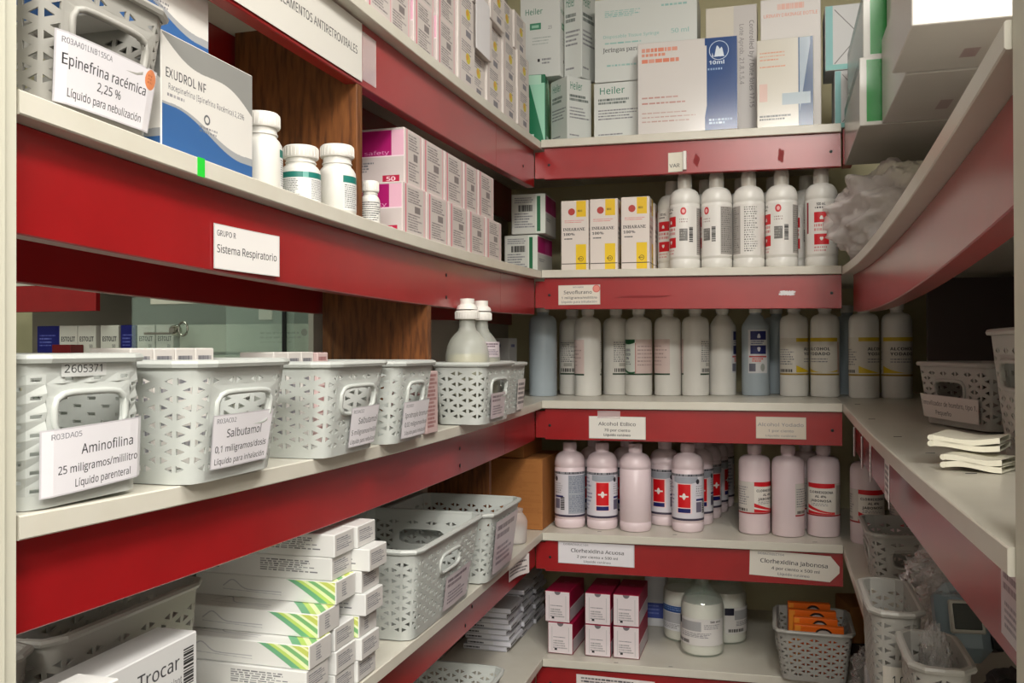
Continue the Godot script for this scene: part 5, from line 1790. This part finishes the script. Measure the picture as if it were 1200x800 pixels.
func back_bottles() -> void:
	# shelf 2: anaesthetic cartons and hearts bottles
	var xs := [0.0755, 0.148, 0.2255]
	for i in 3:
		card("anaesthetic_carton", "print_inharane", Vector3(0.0695, 0.173 + 0.002 * i, 0.0695), Vector3(xs[i], by(2, xs[i]), -0.066), 0.0, "white carton with yellow squares, %s of three in a row" % ["left", "middle", "right"][i], "white and yellow anaesthetic cartons")
		card("anaesthetic_carton", "print_inharane", Vector3(0.0695, 0.172, 0.0695), Vector3(xs[i] + 0.003, by(2, xs[i]), -0.142), 0.0, "white and yellow carton behind the %s one of the front row" % ["left", "middle", "right"][i], "white and yellow anaesthetic cartons")
	var st := [["sticker_hearts", -240.0, 60.0, 0.14, 0.72]]
	var row := [[0.342, 36.0], [0.417, 0.0], [0.4915, -105.0], [0.566, 24.0], [0.654, 90.0]]
	for i in row.size():
		var x: float = row[i][0]
		bottle("disinfectant_bottle", "white disinfectant bottle with red heart squares, %s from the left in the front row" % ORD[i], "ribbed", 0.0366, 0.206, Vector3(x, by(2, x), -0.055), deg_to_rad(row[i][1]), "hdpe", st, "white bottles with red heart squares", "cap_clear", 0.04, 0.44)
	for i in 5:
		var x: float = [0.303, 0.386, 0.472, 0.548, 0.624][i]
		bottle("disinfectant_bottle", "white disinfectant bottle with red squares standing in the second row, %s from the left" % ORD[i], "ribbed", 0.0366, 0.206, Vector3(x, by(2, x), -0.138), deg_to_rad([60.0, 20.0, -40.0, 100.0, 40.0][i]), "hdpe", st, "white bottles with red heart squares", "cap_clear", 0.04, 0.44)
	tag_card("white Sevoflurano label with a red stamp on the second back fascia", Vector2(0.104, 0.048), Vector3(0.093, 0.127, 0.0008), Basis.IDENTITY, M.print_sevoflurano, 0.001)
	# shelf 3: alcohol bottles
	var g := ["sticker_green", -230.0, 50.0, 0.24, 0.66]
	var w := ["sticker_yellow", -220.0, 40.0, 0.24, 0.66]
	var n := ["sticker_navy", -120.0, -35.0, 0.26, 0.76]
	var list := [
		[0.006, -0.31, 84.0, g, "hdpe", "plain", "white alcohol bottle with green print, leftmost on the middle back shelf"],
		[0.066, -0.235, 215.0, g, "hdpe", "plain", "white alcohol bottle turned to its blank back, second from the left, standing forward"],
		[0.130, -0.306, 135.0, g, "hdpe", "plain", "white alcohol bottle with small print at its right, third from the left"],
		[0.197, -0.277, -28.0, g, "hdpe", "plain", "white alcohol bottle with the green front label showing, fourth from the left"],
		[0.273, -0.29, -125.0, g, "hdpe", "plain", "white alcohol bottle with a pale leaflet at its left, fifth from the left"],
		[0.346, -0.29, 165.0, g, "hdpe", "plain", "white alcohol bottle with small print at its right edge, sixth from the left"],
		[0.414, -0.325, 75.0, n, "hdpe", "cone", "white bottle with a conical shoulder, left of the navy labelled one"],
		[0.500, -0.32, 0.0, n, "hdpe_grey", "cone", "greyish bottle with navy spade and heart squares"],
		[0.597, -0.30, 52.0, w, "hdpe", "plain", "white bottle with yellow swoosh label, right of the empty gap"],
		[0.672, -0.285, -65.0, w, "hdpe", "plain", "white bottle with yellow framed label, rightmost on the middle back board"],
	]
	for q in list:
		bottle("alcohol_bottle", q[6], q[5], 0.0358, 0.226, Vector3(q[0], by(3, q[0]), q[1]), deg_to_rad(q[2]), q[4], [q[3]], "alcohol bottles on the middle back shelf")
	for q in [[0.762, -0.25, 20.0, "left"], [0.838, -0.25, -20.0, "right"]]:
		bottle("alcohol_bottle", "yellow labelled white bottle on the right unit's middle shelf, %s of two" % q[3], "plain", 0.0358, 0.226, Vector3(q[0], ry(3, 0.0), q[1]), deg_to_rad(q[2]), "hdpe", [w], "alcohol bottles on the middle back shelf")
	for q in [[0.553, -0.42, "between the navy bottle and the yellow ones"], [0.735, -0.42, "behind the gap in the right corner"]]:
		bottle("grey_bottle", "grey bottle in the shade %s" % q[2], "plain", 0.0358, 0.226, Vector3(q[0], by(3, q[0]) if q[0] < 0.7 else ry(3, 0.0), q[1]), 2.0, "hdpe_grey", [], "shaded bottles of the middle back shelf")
	var base := Basis.IDENTITY
	tag_card("white Alcohol Etílico label on the middle back fascia", Vector2(0.138, 0.054), Vector3(0.185, -0.194, 0.0008), base, M.print_alcohol, 0.003)
	tag_card("yellowed Alcohol Yodado label at the right of the middle back fascia", Vector2(0.110, 0.050), Vector3(0.562, -0.186, 0.0008), base, M.print_yodado, 0.001)
	solo("adhesive_tape", boxm(Vector3(0.055, 0.018, 0.0005), M.tape, 0.0), "shiny piece of clear tape at the top of the Alcohol Etílico label", "tape", Vector3(0.165, -0.163, 0.0018))
	# shelf 4: chlorhexidine
	var p := ["sticker_redpanel", -255.0, 75.0, 0.14, 0.70]
	var q4 := [[0.049, -0.085, -33.0, 1, "leaflet side showing, leftmost in the front row"], [0.132, -0.085, 76.0, 1, "red panel right of its centre, second in the front row"], [0.2175, -0.072, 0.0, 0, "blank side showing, standing forward in the front row"],
		[0.279, -0.165, 46.0, 1, "red panel half hidden by the blank bottle"], [0.343, -0.092, 56.0, 1, "red panel at its centre, rightmost of the group"]]
	for q in q4:
		bottle("chlorhexidine_bottle", "pinkish white bottle, %s" % q[4], "ribbed", 0.0385, 0.20, Vector3(q[0], by(4, q[0]), q[1]), deg_to_rad(q[2]), "hdpe_pink", [p] if q[3] else [], "pinkish bottles on the fourth back shelf", "hdpe_pink", 0.02, 0.42)
	var rear := [[0.178, -0.19], [0.090, -0.19], [0.360, -0.19], [0.375, -0.28], [0.388, -0.37], [0.400, -0.46]]
	for i in rear.size():
		bottle("chlorhexidine_bottle", "pinkish white bottle in the rear rows, %s behind the front group" % ORD[i], "ribbed", 0.0375, 0.20, Vector3(rear[i][0], by(4, rear[i][0]), rear[i][1]), deg_to_rad(20.0 + 30.0 * i), "hdpe_pink", [p], "pinkish bottles on the fourth back shelf", "hdpe_pink", 0.02, 0.42)
	var s := ["sticker_red", -215.0, 35.0, 0.24, 0.62]
	var q5 := [[0.501, -0.10, 35.0, "left of the three right ones"], [0.578, -0.085, 150.0, "blank side out, between two labelled ones"], [0.658, -0.10, -30.0, "right of the three, beside the dark gap"], [0.622, -0.19, 60.0, "behind the three right ones"]]
	for q in q5:
		bottle("soap_bottle", "white bottle of soapy chlorhexidine, red trim, %s" % q[3], "plain", 0.0372, 0.20, Vector3(q[0], by(4, q[0]), q[1]), deg_to_rad(q[2]), "hdpe_pink", [s], "red trimmed bottles on the fourth back shelf", "hdpe_pink", 0.02, 0.42)
	bottle("soap_bottle", "white bottle of soapy chlorhexidine with red trim, on the right unit", "plain", 0.0372, 0.20, Vector3(0.752, ry(4, 0.0), -0.075), 0.0, "hdpe_pink", [s], "red trimmed bottles on the fourth back shelf", "hdpe_pink", 0.02, 0.42)
	bottle("soap_bottle", "white red trimmed bottle on the right unit, further right of the other", "plain", 0.0372, 0.20, Vector3(0.836, ry(4, 0.0), -0.06), 0.2, "hdpe_pink", [s], "red trimmed bottles on the fourth back shelf", "hdpe_pink", 0.02, 0.42)
	tag_card("white Clorhexidina Acuosa label on the fourth back fascia", Vector2(0.187, 0.054), Vector3(0.132, -0.500, 0.0008), base, M.print_acuosa, 0.001)
	tag_card("white Clorhexidina Jabonosa label with cut corners on the fourth back fascia", Vector2(0.195, 0.058), Vector3(0.589, -0.4985, 0.0008), Basis(Vector3(0, 0, 1), -0.03), M.print_jabonosa, 0.003, 0.022)


func back_bottom() -> void:
	var spots := [[0.038, 0, "lower left"], [0.031, 1, "upper left"], [0.130, 0, "lower middle"], [0.130, 1, "upper middle"], [0.200, 0, "lower right"], [0.200, 1, "upper right"]]
	for q in spots:
		var h := 0.0765
		card("magenta_carton", "print_magenta", Vector3(0.0635, h, 0.15), Vector3(q[0], by(5, q[0]) + (h + 0.001) * q[1], -0.105), -0.03 if q[0] < 0.1 else 0.0, "magenta carton with a white end, %s of the six" % q[2], "magenta cartons with white ends")
	card("blue_band_carton", "print_blueband", Vector3(0.055, 0.165, 0.06), Vector3(0.235, by(5, 0.23), -0.33), 0.0, "white carton with a blue band behind the magenta cartons")
	var jars := [["sticker_grey", 0.374, -0.125, 20.0, "clear glass bottle of white liquid, standing in front of two others"], ["sticker_blue", 0.318, -0.228, 40.0, "glass bottle of white liquid with a blue label band, left behind"], ["sticker_grey", 0.425, -0.235, 110.0, "glass bottle of white liquid, right behind the front one"]]
	for j in jars:
		var t := thing("glass_bottle", j[4], "bottle", Vector3(j[1], by(5, j[1]), j[2]), deg_to_rad(j[3]), "glass bottles of white liquid")
		if not shared.has("milk_glass"):
			var b := MB.new()
			var r := 0.0525
			b.lathe([Vector2(0, 0), Vector2(r * 0.93, 0), Vector2(r, 0.007), Vector2(r, 0.118), Vector2(r * 0.95, 0.130), Vector2(r * 0.72, 0.148), Vector2(r * 0.45, 0.163), Vector2(r * 0.32, 0.172), Vector2(r * 0.30, 0.180), Vector2(r * 0.30, 0.195), Vector2(r * 0.36, 0.197), Vector2(r * 0.36, 0.203), Vector2(r * 0.27, 0.204),
				Vector2(r * 0.25, 0.180), Vector2(r * 0.27, 0.171), Vector2(r * 0.41, 0.161), Vector2(r * 0.68, 0.146), Vector2(r * 0.91, 0.128), Vector2(r * 0.955, 0.117), Vector2(r * 0.955, 0.112)], 36)
			shared.milk_glass = b.done(M.pane)
			b = MB.new()
			b.lathe([Vector2(0, 0.004), Vector2(r * 0.9, 0.004), Vector2(r * 0.965, 0.010), Vector2(r * 0.965, 0.117), Vector2(r * 0.92, 0.126), Vector2(0, 0.127)], 36)
			shared.milk_fill = b.done(M.milk)
		part("glass", shared.milk_glass, t)
		part("liquid", shared.milk_fill, t)
		var c := MB.new()
		c.sticker(0.0528, deg_to_rad(-200), deg_to_rad(-40), 0.028, 0.092, 16)
		part("label", c.done(M[j[0]]), t)
	# grey basket with orange packets
	var at := Vector3(0.630, by(5, 0.66), -0.052)
	basket("grey woven basket full of orange packets, right end of the bottom back shelf", Vector3(0.165, 0.114, 0.205), at, ["-x"], "grey baskets of the right side", "basket_grey")
	for k in 4:
		card("orange_packet", "print_orange", Vector3(0.106 - 0.010 * (k % 2), 0.112 + 0.007 * k, 0.018), at + Vector3(0.012 - 0.006 * k, 0.004, 0.052 - 0.036 * k), 0.03 * (k - 1), "orange packet standing in the grey basket, %s from the front" % ORD[k], "orange packets in the grey basket")
	tag_card("white label at the bottom of the lowest back fascia, half cut by the frame", Vector2(0.19, 0.05), Vector3(0.178, -0.819, 0.0008), Basis.IDENTITY, M.print_small_tag, 0.001)
	# a timber batten under the shelf in the right corner
	solo("cardboard_tray", boxm(Vector3(0.09, 0.09, 0.13), M.cardboard, 0.002), "brown cardboard tray in the right corner above the orange packets", "box", Vector3(0.755, ry(5, 0) + 0.075, -0.30), 0.2)
	solo("wooden_block", boxm(Vector3(0.1, 0.03, 0.14), M.dark_board, 0.001), "dark wooden block under the cardboard tray in the right corner", "block", Vector3(0.755, ry(5, 0) + 0.015, -0.30))


# ---------------------------------------------------------------- the right unit
func right_side() -> void:
	# cartons jutting out over the aisle on the highest board
	var y := ry(1, 0)
	var a := [["print_supply_green", Vector3(0.40, 0.125, 0.37), Vector3(0.900, y, 0.215), "film wrapped grey carton with a shiny green end, lower one at the top right"],
		["print_supply_green", Vector3(0.40, 0.125, 0.37), Vector3(0.908, y + 0.1265, 0.200), "film wrapped grey carton with a shiny green end, upper one at the top right"],
		["print_supply", Vector3(0.37, 0.15, 0.30), Vector3(0.922, y, 0.562), "grey supply carton between the green ended ones and the nearest"],
		["print_supply", Vector3(0.37, 0.15, 0.29), Vector3(0.93, y + 0.1515, 0.562), "grey supply carton lying on the middle carton at the top right"],
		["print_supply", Vector3(0.40, 0.155, 0.205), Vector3(0.917, y, 0.826), "nearest white supply carton with green marks, at the top right"]]
	for q in a:
		card("supply_carton", q[0], q[1], q[2], 0.0, q[3], "cartons overhanging the top right shelf")
	# plastic bag on the second shelf
	var t := thing("plastic_bag", "crumpled milky plastic bag bulging over the edge of the second right shelf", "bag", Vector3(0.80, rr(2, 0.16, 0.18), 0.165))
	part("film", crumple(Vector3(0.27, 0.19, 0.30), 4, M.milky_film, 110, 0.16, 5.0), t)
	part("knot", crumple(Vector3(0.12, 0.10, 0.14), 9, M.milky_film, 70, 0.3, 6.0), t, Vector3(-0.05, 0.065, 0.0))
	solo("cardboard_box", boxm(Vector3(0.14, 0.17, 0.2), M.cardboard, 0.002), "brown cardboard box behind the plastic bag on the right unit", "box", Vector3(0.98, rr(2, 0.43, 0.11) + 0.085, 0.43), 0.0, "brown cardboard boxes")
	# third shelf
	y = rr(3, 0.405, 0.12)
	t = basket("small grey woven basket labelled Inmovilizador de hombro on the right middle shelf", Vector3(0.13, 0.106, 0.235), Vector3(0.887, y, 0.492), ["-x"], "grey baskets of the right side", "basket_grey", "tri", 0.325)
	part("paper_label", basket_card(0.13, 0.235, 0.106, "-x", -0.006, 0.205, 0.010, 0.050, M.print_hombro, 0.005, -0.002), t)
	basket("tall grey woven basket cut off by the right post", Vector3(0.20, 0.155, 0.22), Vector3(0.900, rr(3, 1.02, 0.12), 1.03), ["+z", "-x"], "grey baskets of the right side", "basket_grey")
	# folded gauze cloths
	for k in 2:
		var b := MB.new()
		var seg := 14
		var w := 0.056 + 0.012 * k
		var d := 0.085
		for layer in 2:
			var y0 := 0.0066 * layer
			for i in seg:
				var u0 := float(i) / seg
				var u1 := float(i + 1) / seg
				var z := func(u: float) -> float: return 0.0022 * sin(u * 5.0 + layer + k)
				var p := func(u: float, e: float, top: float) -> Vector3: return Vector3((u - 0.5) * w, y0 + top * 0.006 + z.call(u), (e - 0.5) * d * (1.0 - 0.25 * u))
				b.quad(p.call(u0, 1, 0), p.call(u1, 1, 0), p.call(u1, 1, 1), p.call(u0, 1, 1))
				b.quad(p.call(u0, 1, 1), p.call(u1, 1, 1), p.call(u1, 0, 1), p.call(u0, 0, 1))
				b.quad(p.call(u1, 0, 0), p.call(u0, 0, 0), p.call(u0, 0, 1), p.call(u1, 0, 1))
				b.quad(p.call(u0, 0, 0), p.call(u1, 0, 0), p.call(u1, 1, 0), p.call(u0, 1, 0))
			b.tube([Vector3(-w / 2, y0 + 0.003 + 0.0022 * sin(float(layer + k)), -d / 2), Vector3(-w / 2, y0 + 0.003 + 0.0022 * sin(float(layer + k)), d / 2)], 0.0034, 8)
		solo("folded_cloth", b.done(M.gauze), ["cream folded cloth lying flat on the right middle shelf, under another", "cream folded cloth on top of the other on the right middle shelf"][k], "cloth", Vector3(0.772 - 0.006 * k, rr(3, 1.04, 0.06) + 0.003 + 0.0185 * k, 1.045 - 0.03 * k), -0.5 + 0.12 * k, "folded cloths on the right middle shelf")
	# paper tags on the fascia
	var side := Basis(Vector3(0, 0, 1), Vector3(0, 1, 0), Vector3(-1, 0, 0))
	for q in [[0.30, 0.05, "furthest"], [0.46, 0.05, "second furthest"], [0.60, 0.08, "third"], [0.83, 0.10, "nearer"]]:
		tag_card("pale paper tag on the right middle fascia, %s along it" % q[2], Vector2(q[1], 0.055), Vector3(XR + 0.004, right_under(3, q[0]) - 0.0285, q[0]), side, M.print_small_tag, 0.006, 0.0, "shelf_label", "paper tags on the right fascia")
	tag_card("torn white paper tag on the right middle fascia next to the post", Vector2(0.09, 0.055), Vector3(XR + 0.0225, -0.192, 1.425), side, M.print_basket_tag, 0.002)
	# fourth shelf: baskets, a device in film, pouches
	y = ry(4, 0.3)
	basket("grey woven basket behind the others on the lower right shelf", Vector3(0.17, 0.108, 0.20), Vector3(0.80, y, 0.285), ["-x", "+z"], "grey baskets of the right side", "basket_grey")
	t = basket("grey woven basket with a white number card on the lower right shelf", Vector3(0.060, 0.115, 0.175), Vector3(0.698, y, 0.833), [], "grey baskets of the right side", "basket_grey")
	part("number_card", basket_card(0.060, 0.175, 0.115, "+z", 0.006, 0.046, 0.008, 0.045, M.print_number, 0.006), t)
	basket("grey woven basket nearest on the lower right shelf, film spilling out", Vector3(0.062, 0.10, 0.135), Vector3(0.726, y, 1.008), [], "grey baskets of the right side", "basket_grey")
	t = thing("wrapped_device", "pale blue plastic device with a dark window, wrapped in clear film", "device", Vector3(0.799, y + 0.004, 0.800), 0.12)
	var tilt := Basis(Vector3(1, 0, 0), -0.35)
	for q in [["body", Vector3(0.07, 0.105, 0.05), Vector3(0, 0.068, 0), "blue_plastic", 0.018], ["window_frame", Vector3(0.045, 0.044, 0.006), Vector3(0, 0.074, 0.027), "cap_clear", 0.002], ["dark_window", Vector3(0.035, 0.034, 0.004), Vector3(0, 0.074, 0.0295), "dark_glass", 0.001], ["side_grip", Vector3(0.014, 0.07, 0.04), Vector3(0.040, 0.066, 0.004), "black", 0.004]]:
		var b := MB.new()
		b.box(Vector3.ZERO, q[1], q[4])
		var o := part(q[0], b.done(M[q[3]]), t, tilt * q[2])
		o.basis = tilt
	part("film", crumple(Vector3(0.09, 0.06, 0.08), 21, M.clear_film, 70, 0.3, 8.0), t, Vector3(-0.01, 0.105, -0.03))
	for q in [[Vector3(0.80, y, 0.62), Vector3(0.10, 0.14, 0.13), 31, "crumpled clear film bag between the grey baskets and the wrapped device"], [Vector3(0.727, y + 0.02, 1.008), Vector3(0.030, 0.105, 0.05), 44, "clear film bag stuffed upright in the nearest lower basket"]]:
		t = thing("film_bag", q[3], "bag", q[0], 0.0, "clear film bags on the lower right shelf")
		part("film", crumple(q[1], q[2], M.clear_film, 70, 0.35, 11.0), t)
		part("fold", crumple(q[1] * 0.72, q[2] + 1, M.clear_film, 60, 0.45, 14.0), t, Vector3(0.004, 0.006, 0))
	solo("dark_pouch", crumple(Vector3(0.11, 0.07, 0.20), 52, M.black, 40, 0.25, 8.0, true), "black soft pouch lying before the wrapped device on the lower right shelf", "pouch", Vector3(0.835, y, 1.0))
	t = thing("film_bag", "clear bag with white pads beside the orange packets", "bag", Vector3(0.752, ry(5, 0.1), 0.10), 0.0, "clear film bags on the lower right shelf")
	part("film", crumple(Vector3(0.085, 0.13, 0.10), 61, M.clear_film, 70, 0.35, 11.0), t)
	part("pad", boxm(Vector3(0.045, 0.09, 0.03), M.paper, 0.004), t, Vector3(0, 0.05, 0))
	basket("low grey basket at the lower right corner under the clear bag", Vector3(0.11, 0.05, 0.12), Vector3(0.765, ry(5, 0.3), 0.235), [], "grey baskets of the right side", "basket_grey")


# ---------------------------------------------------------------- the next aisle, seen through the gap over the left baskets
func far_side() -> void:
	var t := thing("far_cabinet", "shaded cabinet with a red fascia and glass doors, seen through the left shelf", "cabinet", Vector3(-1.1, FLOOR, -0.12))
	var up := -FLOOR
	part("shelf_board", boxm(Vector3(1.5, 0.02, 0.36), M.laminate, 0.001), t, Vector3(0, up - 0.075, 0))
	part("shelf_board", boxm(Vector3(1.5, 0.02, 0.36), M.laminate, 0.001), t, Vector3(0, up + 0.19, 0))
	part("fascia", boxm(Vector3(0.85, 0.075, 0.018), M.red_paint, 0.001), t, Vector3(-0.60 + 0.0, up + 0.1425, 0.17))
	part("fascia", boxm(Vector3(0.64, 0.06, 0.018), M.laminate, 0.001), t, Vector3(0.155 + 0.17, up + 0.15, 0.17))
	part("back_panel", boxm(Vector3(1.5, 2.0, 0.012), M.grey_panel, 0.0), t, Vector3(0, 1.0, -0.19))
	part("side_panel", boxm(Vector3(0.02, 2.0, 0.36), M.grey_panel, 0.001), t, Vector3(0.56, 1.0, 0))
	part("base", boxm(Vector3(1.5, 1.3, 0.34), M.grey_panel, 0.001), t, Vector3(0, 0.65, 0))
	var d := part("glass_door", boxm(Vector3(0.50, 0.24, 0.005), M.pane, 0.0), t, Vector3(0.195, up + 0.02, 0.176))
	part("glass_door", boxm(Vector3(0.30, 0.24, 0.005), M.pane, 0.0), t, Vector3(0.40, up + 0.02, 0.186))
	part("door_edge", boxm(Vector3(0.008, 0.24, 0.01), M.black, 0.0), d, Vector3(0.232, 0, 0.016))
	part("door_clip", boxm(Vector3(0.04, 0.028, 0.006), M.cap_clear, 0.001), d, Vector3(0.17, 0.068, 0.004))
	var lock := thing("cabinet_lock", "chrome lock with a key hanging on the far glass door", "lock", Vector3(-1.0, 0.048, 0.068))
	var b := MB.new()
	b.lathe([Vector2(0, 0), Vector2(0.014, 0), Vector2(0.016, 0.004), Vector2(0.013, 0.02), Vector2(0.008, 0.026), Vector2(0, 0.026)], 20)
	part("cylinder", b.done(M.chrome), lock).rotation.x = PI / 2
	b = MB.new()
	var ring := []
	for k in 20:
		ring.append(Vector3(0.032 + 0.014 * cos(TAU * k / 20), 0.004 + 0.018 * sin(TAU * k / 20), 0.02))
	b.tube(ring, 0.003, 6, true)
	part("ring", b.done(M.chrome), lock)
	part("bolt", boxm(Vector3(0.085, 0.006, 0.005), M.chrome, 0.001), lock, Vector3(-0.06, -0.008, 0.006))
	# boxes on its shelf
	var y := -0.064
	card("drug_box", "print_blue_far", Vector3(0.08, 0.13, 0.09), Vector3(-1.49, y, -0.04), 0.0, "dark blue box at the left of the far cabinet shelf", "boxes in the far cabinet")
	for k in 3:
		card("drug_box", "print_estolit", Vector3(0.063 if k < 2 else 0.062, 0.13, 0.09), Vector3([-1.419, -1.354, -1.275][k], y, -0.04), 0.0, "white lettered box in the far cabinet, %s from the left" % ORD[k], "boxes in the far cabinet")
	card("drug_box", "print_red_far", Vector3(0.065, 0.075, 0.05), Vector3(-1.395, y, 0.032), 0.0, "dark red box in front of the white lettered boxes", "boxes in the far cabinet")
	card("drug_box", "print_blue_far", Vector3(0.05, 0.13, 0.09), Vector3(-1.212, y, -0.04), 0.0, "dark blue box behind the far glass door", "boxes in the far cabinet")
	for k in 2:
		card("drug_box", "print_estolit", Vector3(0.058, 0.13, 0.09), Vector3(-1.152 + 0.062 * k, y, -0.04), 0.0, "white lettered box behind the far glass door, %s one" % ["left", "right"][k], "boxes in the far cabinet")
	card("white_case", "print_case", Vector3(0.46, 0.045, 0.14), Vector3(-0.80, y, -0.05), 0.0, "long white flat case, lower one behind the far glass door", "long white cases in the far cabinet")
	card("white_case", "print_case", Vector3(0.46, 0.075, 0.14), Vector3(-0.80, y + 0.053, -0.05), 0.0, "long white flat case, upper one behind the far glass door", "long white cases in the far cabinet")


func extra_prints() -> void:
	var a := begin("print_blue_squares", Vector3(0.11, 0.155, 0.07), 1500, Color(0.62, 0.62, 0.62))
	var im: Image = a[0]
	for k in ["f", "s"]:
		var r: Rect2i = a[1][k]
		disc(im, r, 0.2, 0.5, 0.06, Color(0.3, 0.08, 0.12))
		fm(im, r, 0.25, 0.48, 0.3, 0.45, 5, NAVY)
		fr(im, r, 0.66, 0.42, 0.22, 0.2, NAVY)
		fr(im, r, 0.66, 0.74, 0.22, 0.2, NAVY)
		fm(im, r, 0.2, 0.1, 0.6, 0.1, 1, NAVY)
	printed("print_blue_squares", im)
	a = begin("cardboard_print", Vector3(0.2, 0.175, 0.2), 700, rgb(168, 108, 52))
	im = a[0]
	for k in ["f", "s", "t"]:
		fm(im, a[1][k], 0.0, 0.0, 1.0, 1.0, 40, rgb(160, 101, 47), 0.5)
	printed("cardboard_print", im, 0.75)
	a = begin("print_blueband", Vector3(0.055, 0.165, 0.06), 1800, Color(0.80, 0.80, 0.82))
	im = a[0]
	for k in ["f", "s"]:
		fr(im, a[1][k], 0, 0.62, 1, 0.25, Color(0.22, 0.28, 0.58))
		fm(im, a[1][k], 0.1, 0.66, 0.8, 0.18, 3, Color(0.45, 0.5, 0.75), 0.3)
	printed("print_blueband", im)
	a = begin("print_orange", Vector3(0.09, 0.12, 0.018), 1500, Color(0.88, 0.40, 0.08))
	im = a[0]
	var r2: Rect2i = a[1].f
	disc(im, r2, 0.6, 0.16, 0.14, Color(0.12, 0.06, 0.05))
	disc(im, r2, 0.6, 0.19, 0.13, Color(0.72, 0.68, 0.66))
	fr(im, r2, 0.0, 0.22, 1.0, 0.78, Color(0.88, 0.36, 0.05))
	fr(im, r2, 0.0, 0.0, 0.12, 1.0, Color(0.90, 0.55, 0.18))
	printed("print_orange", im, 0.35)
	a = begin("print_packet", Vector3(0.125, 0.205, 0.03), 1900, Color(0.84, 0.82, 0.78))
	im = a[0]
	r2 = a[1].f
	wave(im, r2, func(_u): return 0.0, func(_u): return 1.0, Color(0.12, 0.28, 0.46), 0.74, 1.0)
	wave(im, r2, func(_u): return 0.0, func(u): return 1.0 - 4.0 * (u - 0.72), Color(0.62, 0.68, 0.74), 0.76, 0.95)
	fr(im, r2, 0.45, 0.62, 0.5, 0.13, Color(0.66, 0.72, 0.76))
	fm(im, r2, 0.05, 0.14, 0.5, 0.12, 3, Color(0.86, 0.62, 0.52), 0.3)
	fm(im, r2, 0.05, 0.30, 0.5, 0.03, 1, Color(0.86, 0.62, 0.52), 0.4)
	fr(im, r2, 0.04, 0.50, 0.14, 0.2, Color(0.86, 0.74, 0.70))
	fm(im, r2, 0.04, 0.86, 0.65, 0.07, 2, INK, 0.5)
	printed("print_packet", im, 0.16)
	a = begin("print_blue_far", Vector3(0.08, 0.13, 0.09), 900, Color(0.05, 0.07, 0.40))
	fm(a[0], a[1].f, 0.1, 0.2, 0.8, 0.3, 4, Color(0.4, 0.42, 0.7), 0.3)
	printed("print_blue_far", a[0])
	a = begin("print_red_far", Vector3(0.065, 0.075, 0.05), 600, Color(0.42, 0.03, 0.05))
	printed("print_red_far", a[0])
	a = begin("print_case", Vector3(0.46, 0.07, 0.14), 700, Color(0.72, 0.74, 0.68))
	fm(a[0], a[1].f, 0.55, 0.3, 0.3, 0.5, 3, Color(0.5, 0.5, 0.48), 0.2)
	disc(a[0], a[1].f, 0.84, 0.3, 0.13, Color(0.5, 0.42, 0.40))
	printed("print_case", a[0])
	im = blank(100, 70, Color(0.80, 0.78, 0.74))
	ft(im, whole(im), "1 0 1", 0.5, 0.5, 0.5, INK, 0, "Droid Sans", 0.6)
	printed("print_number", im)
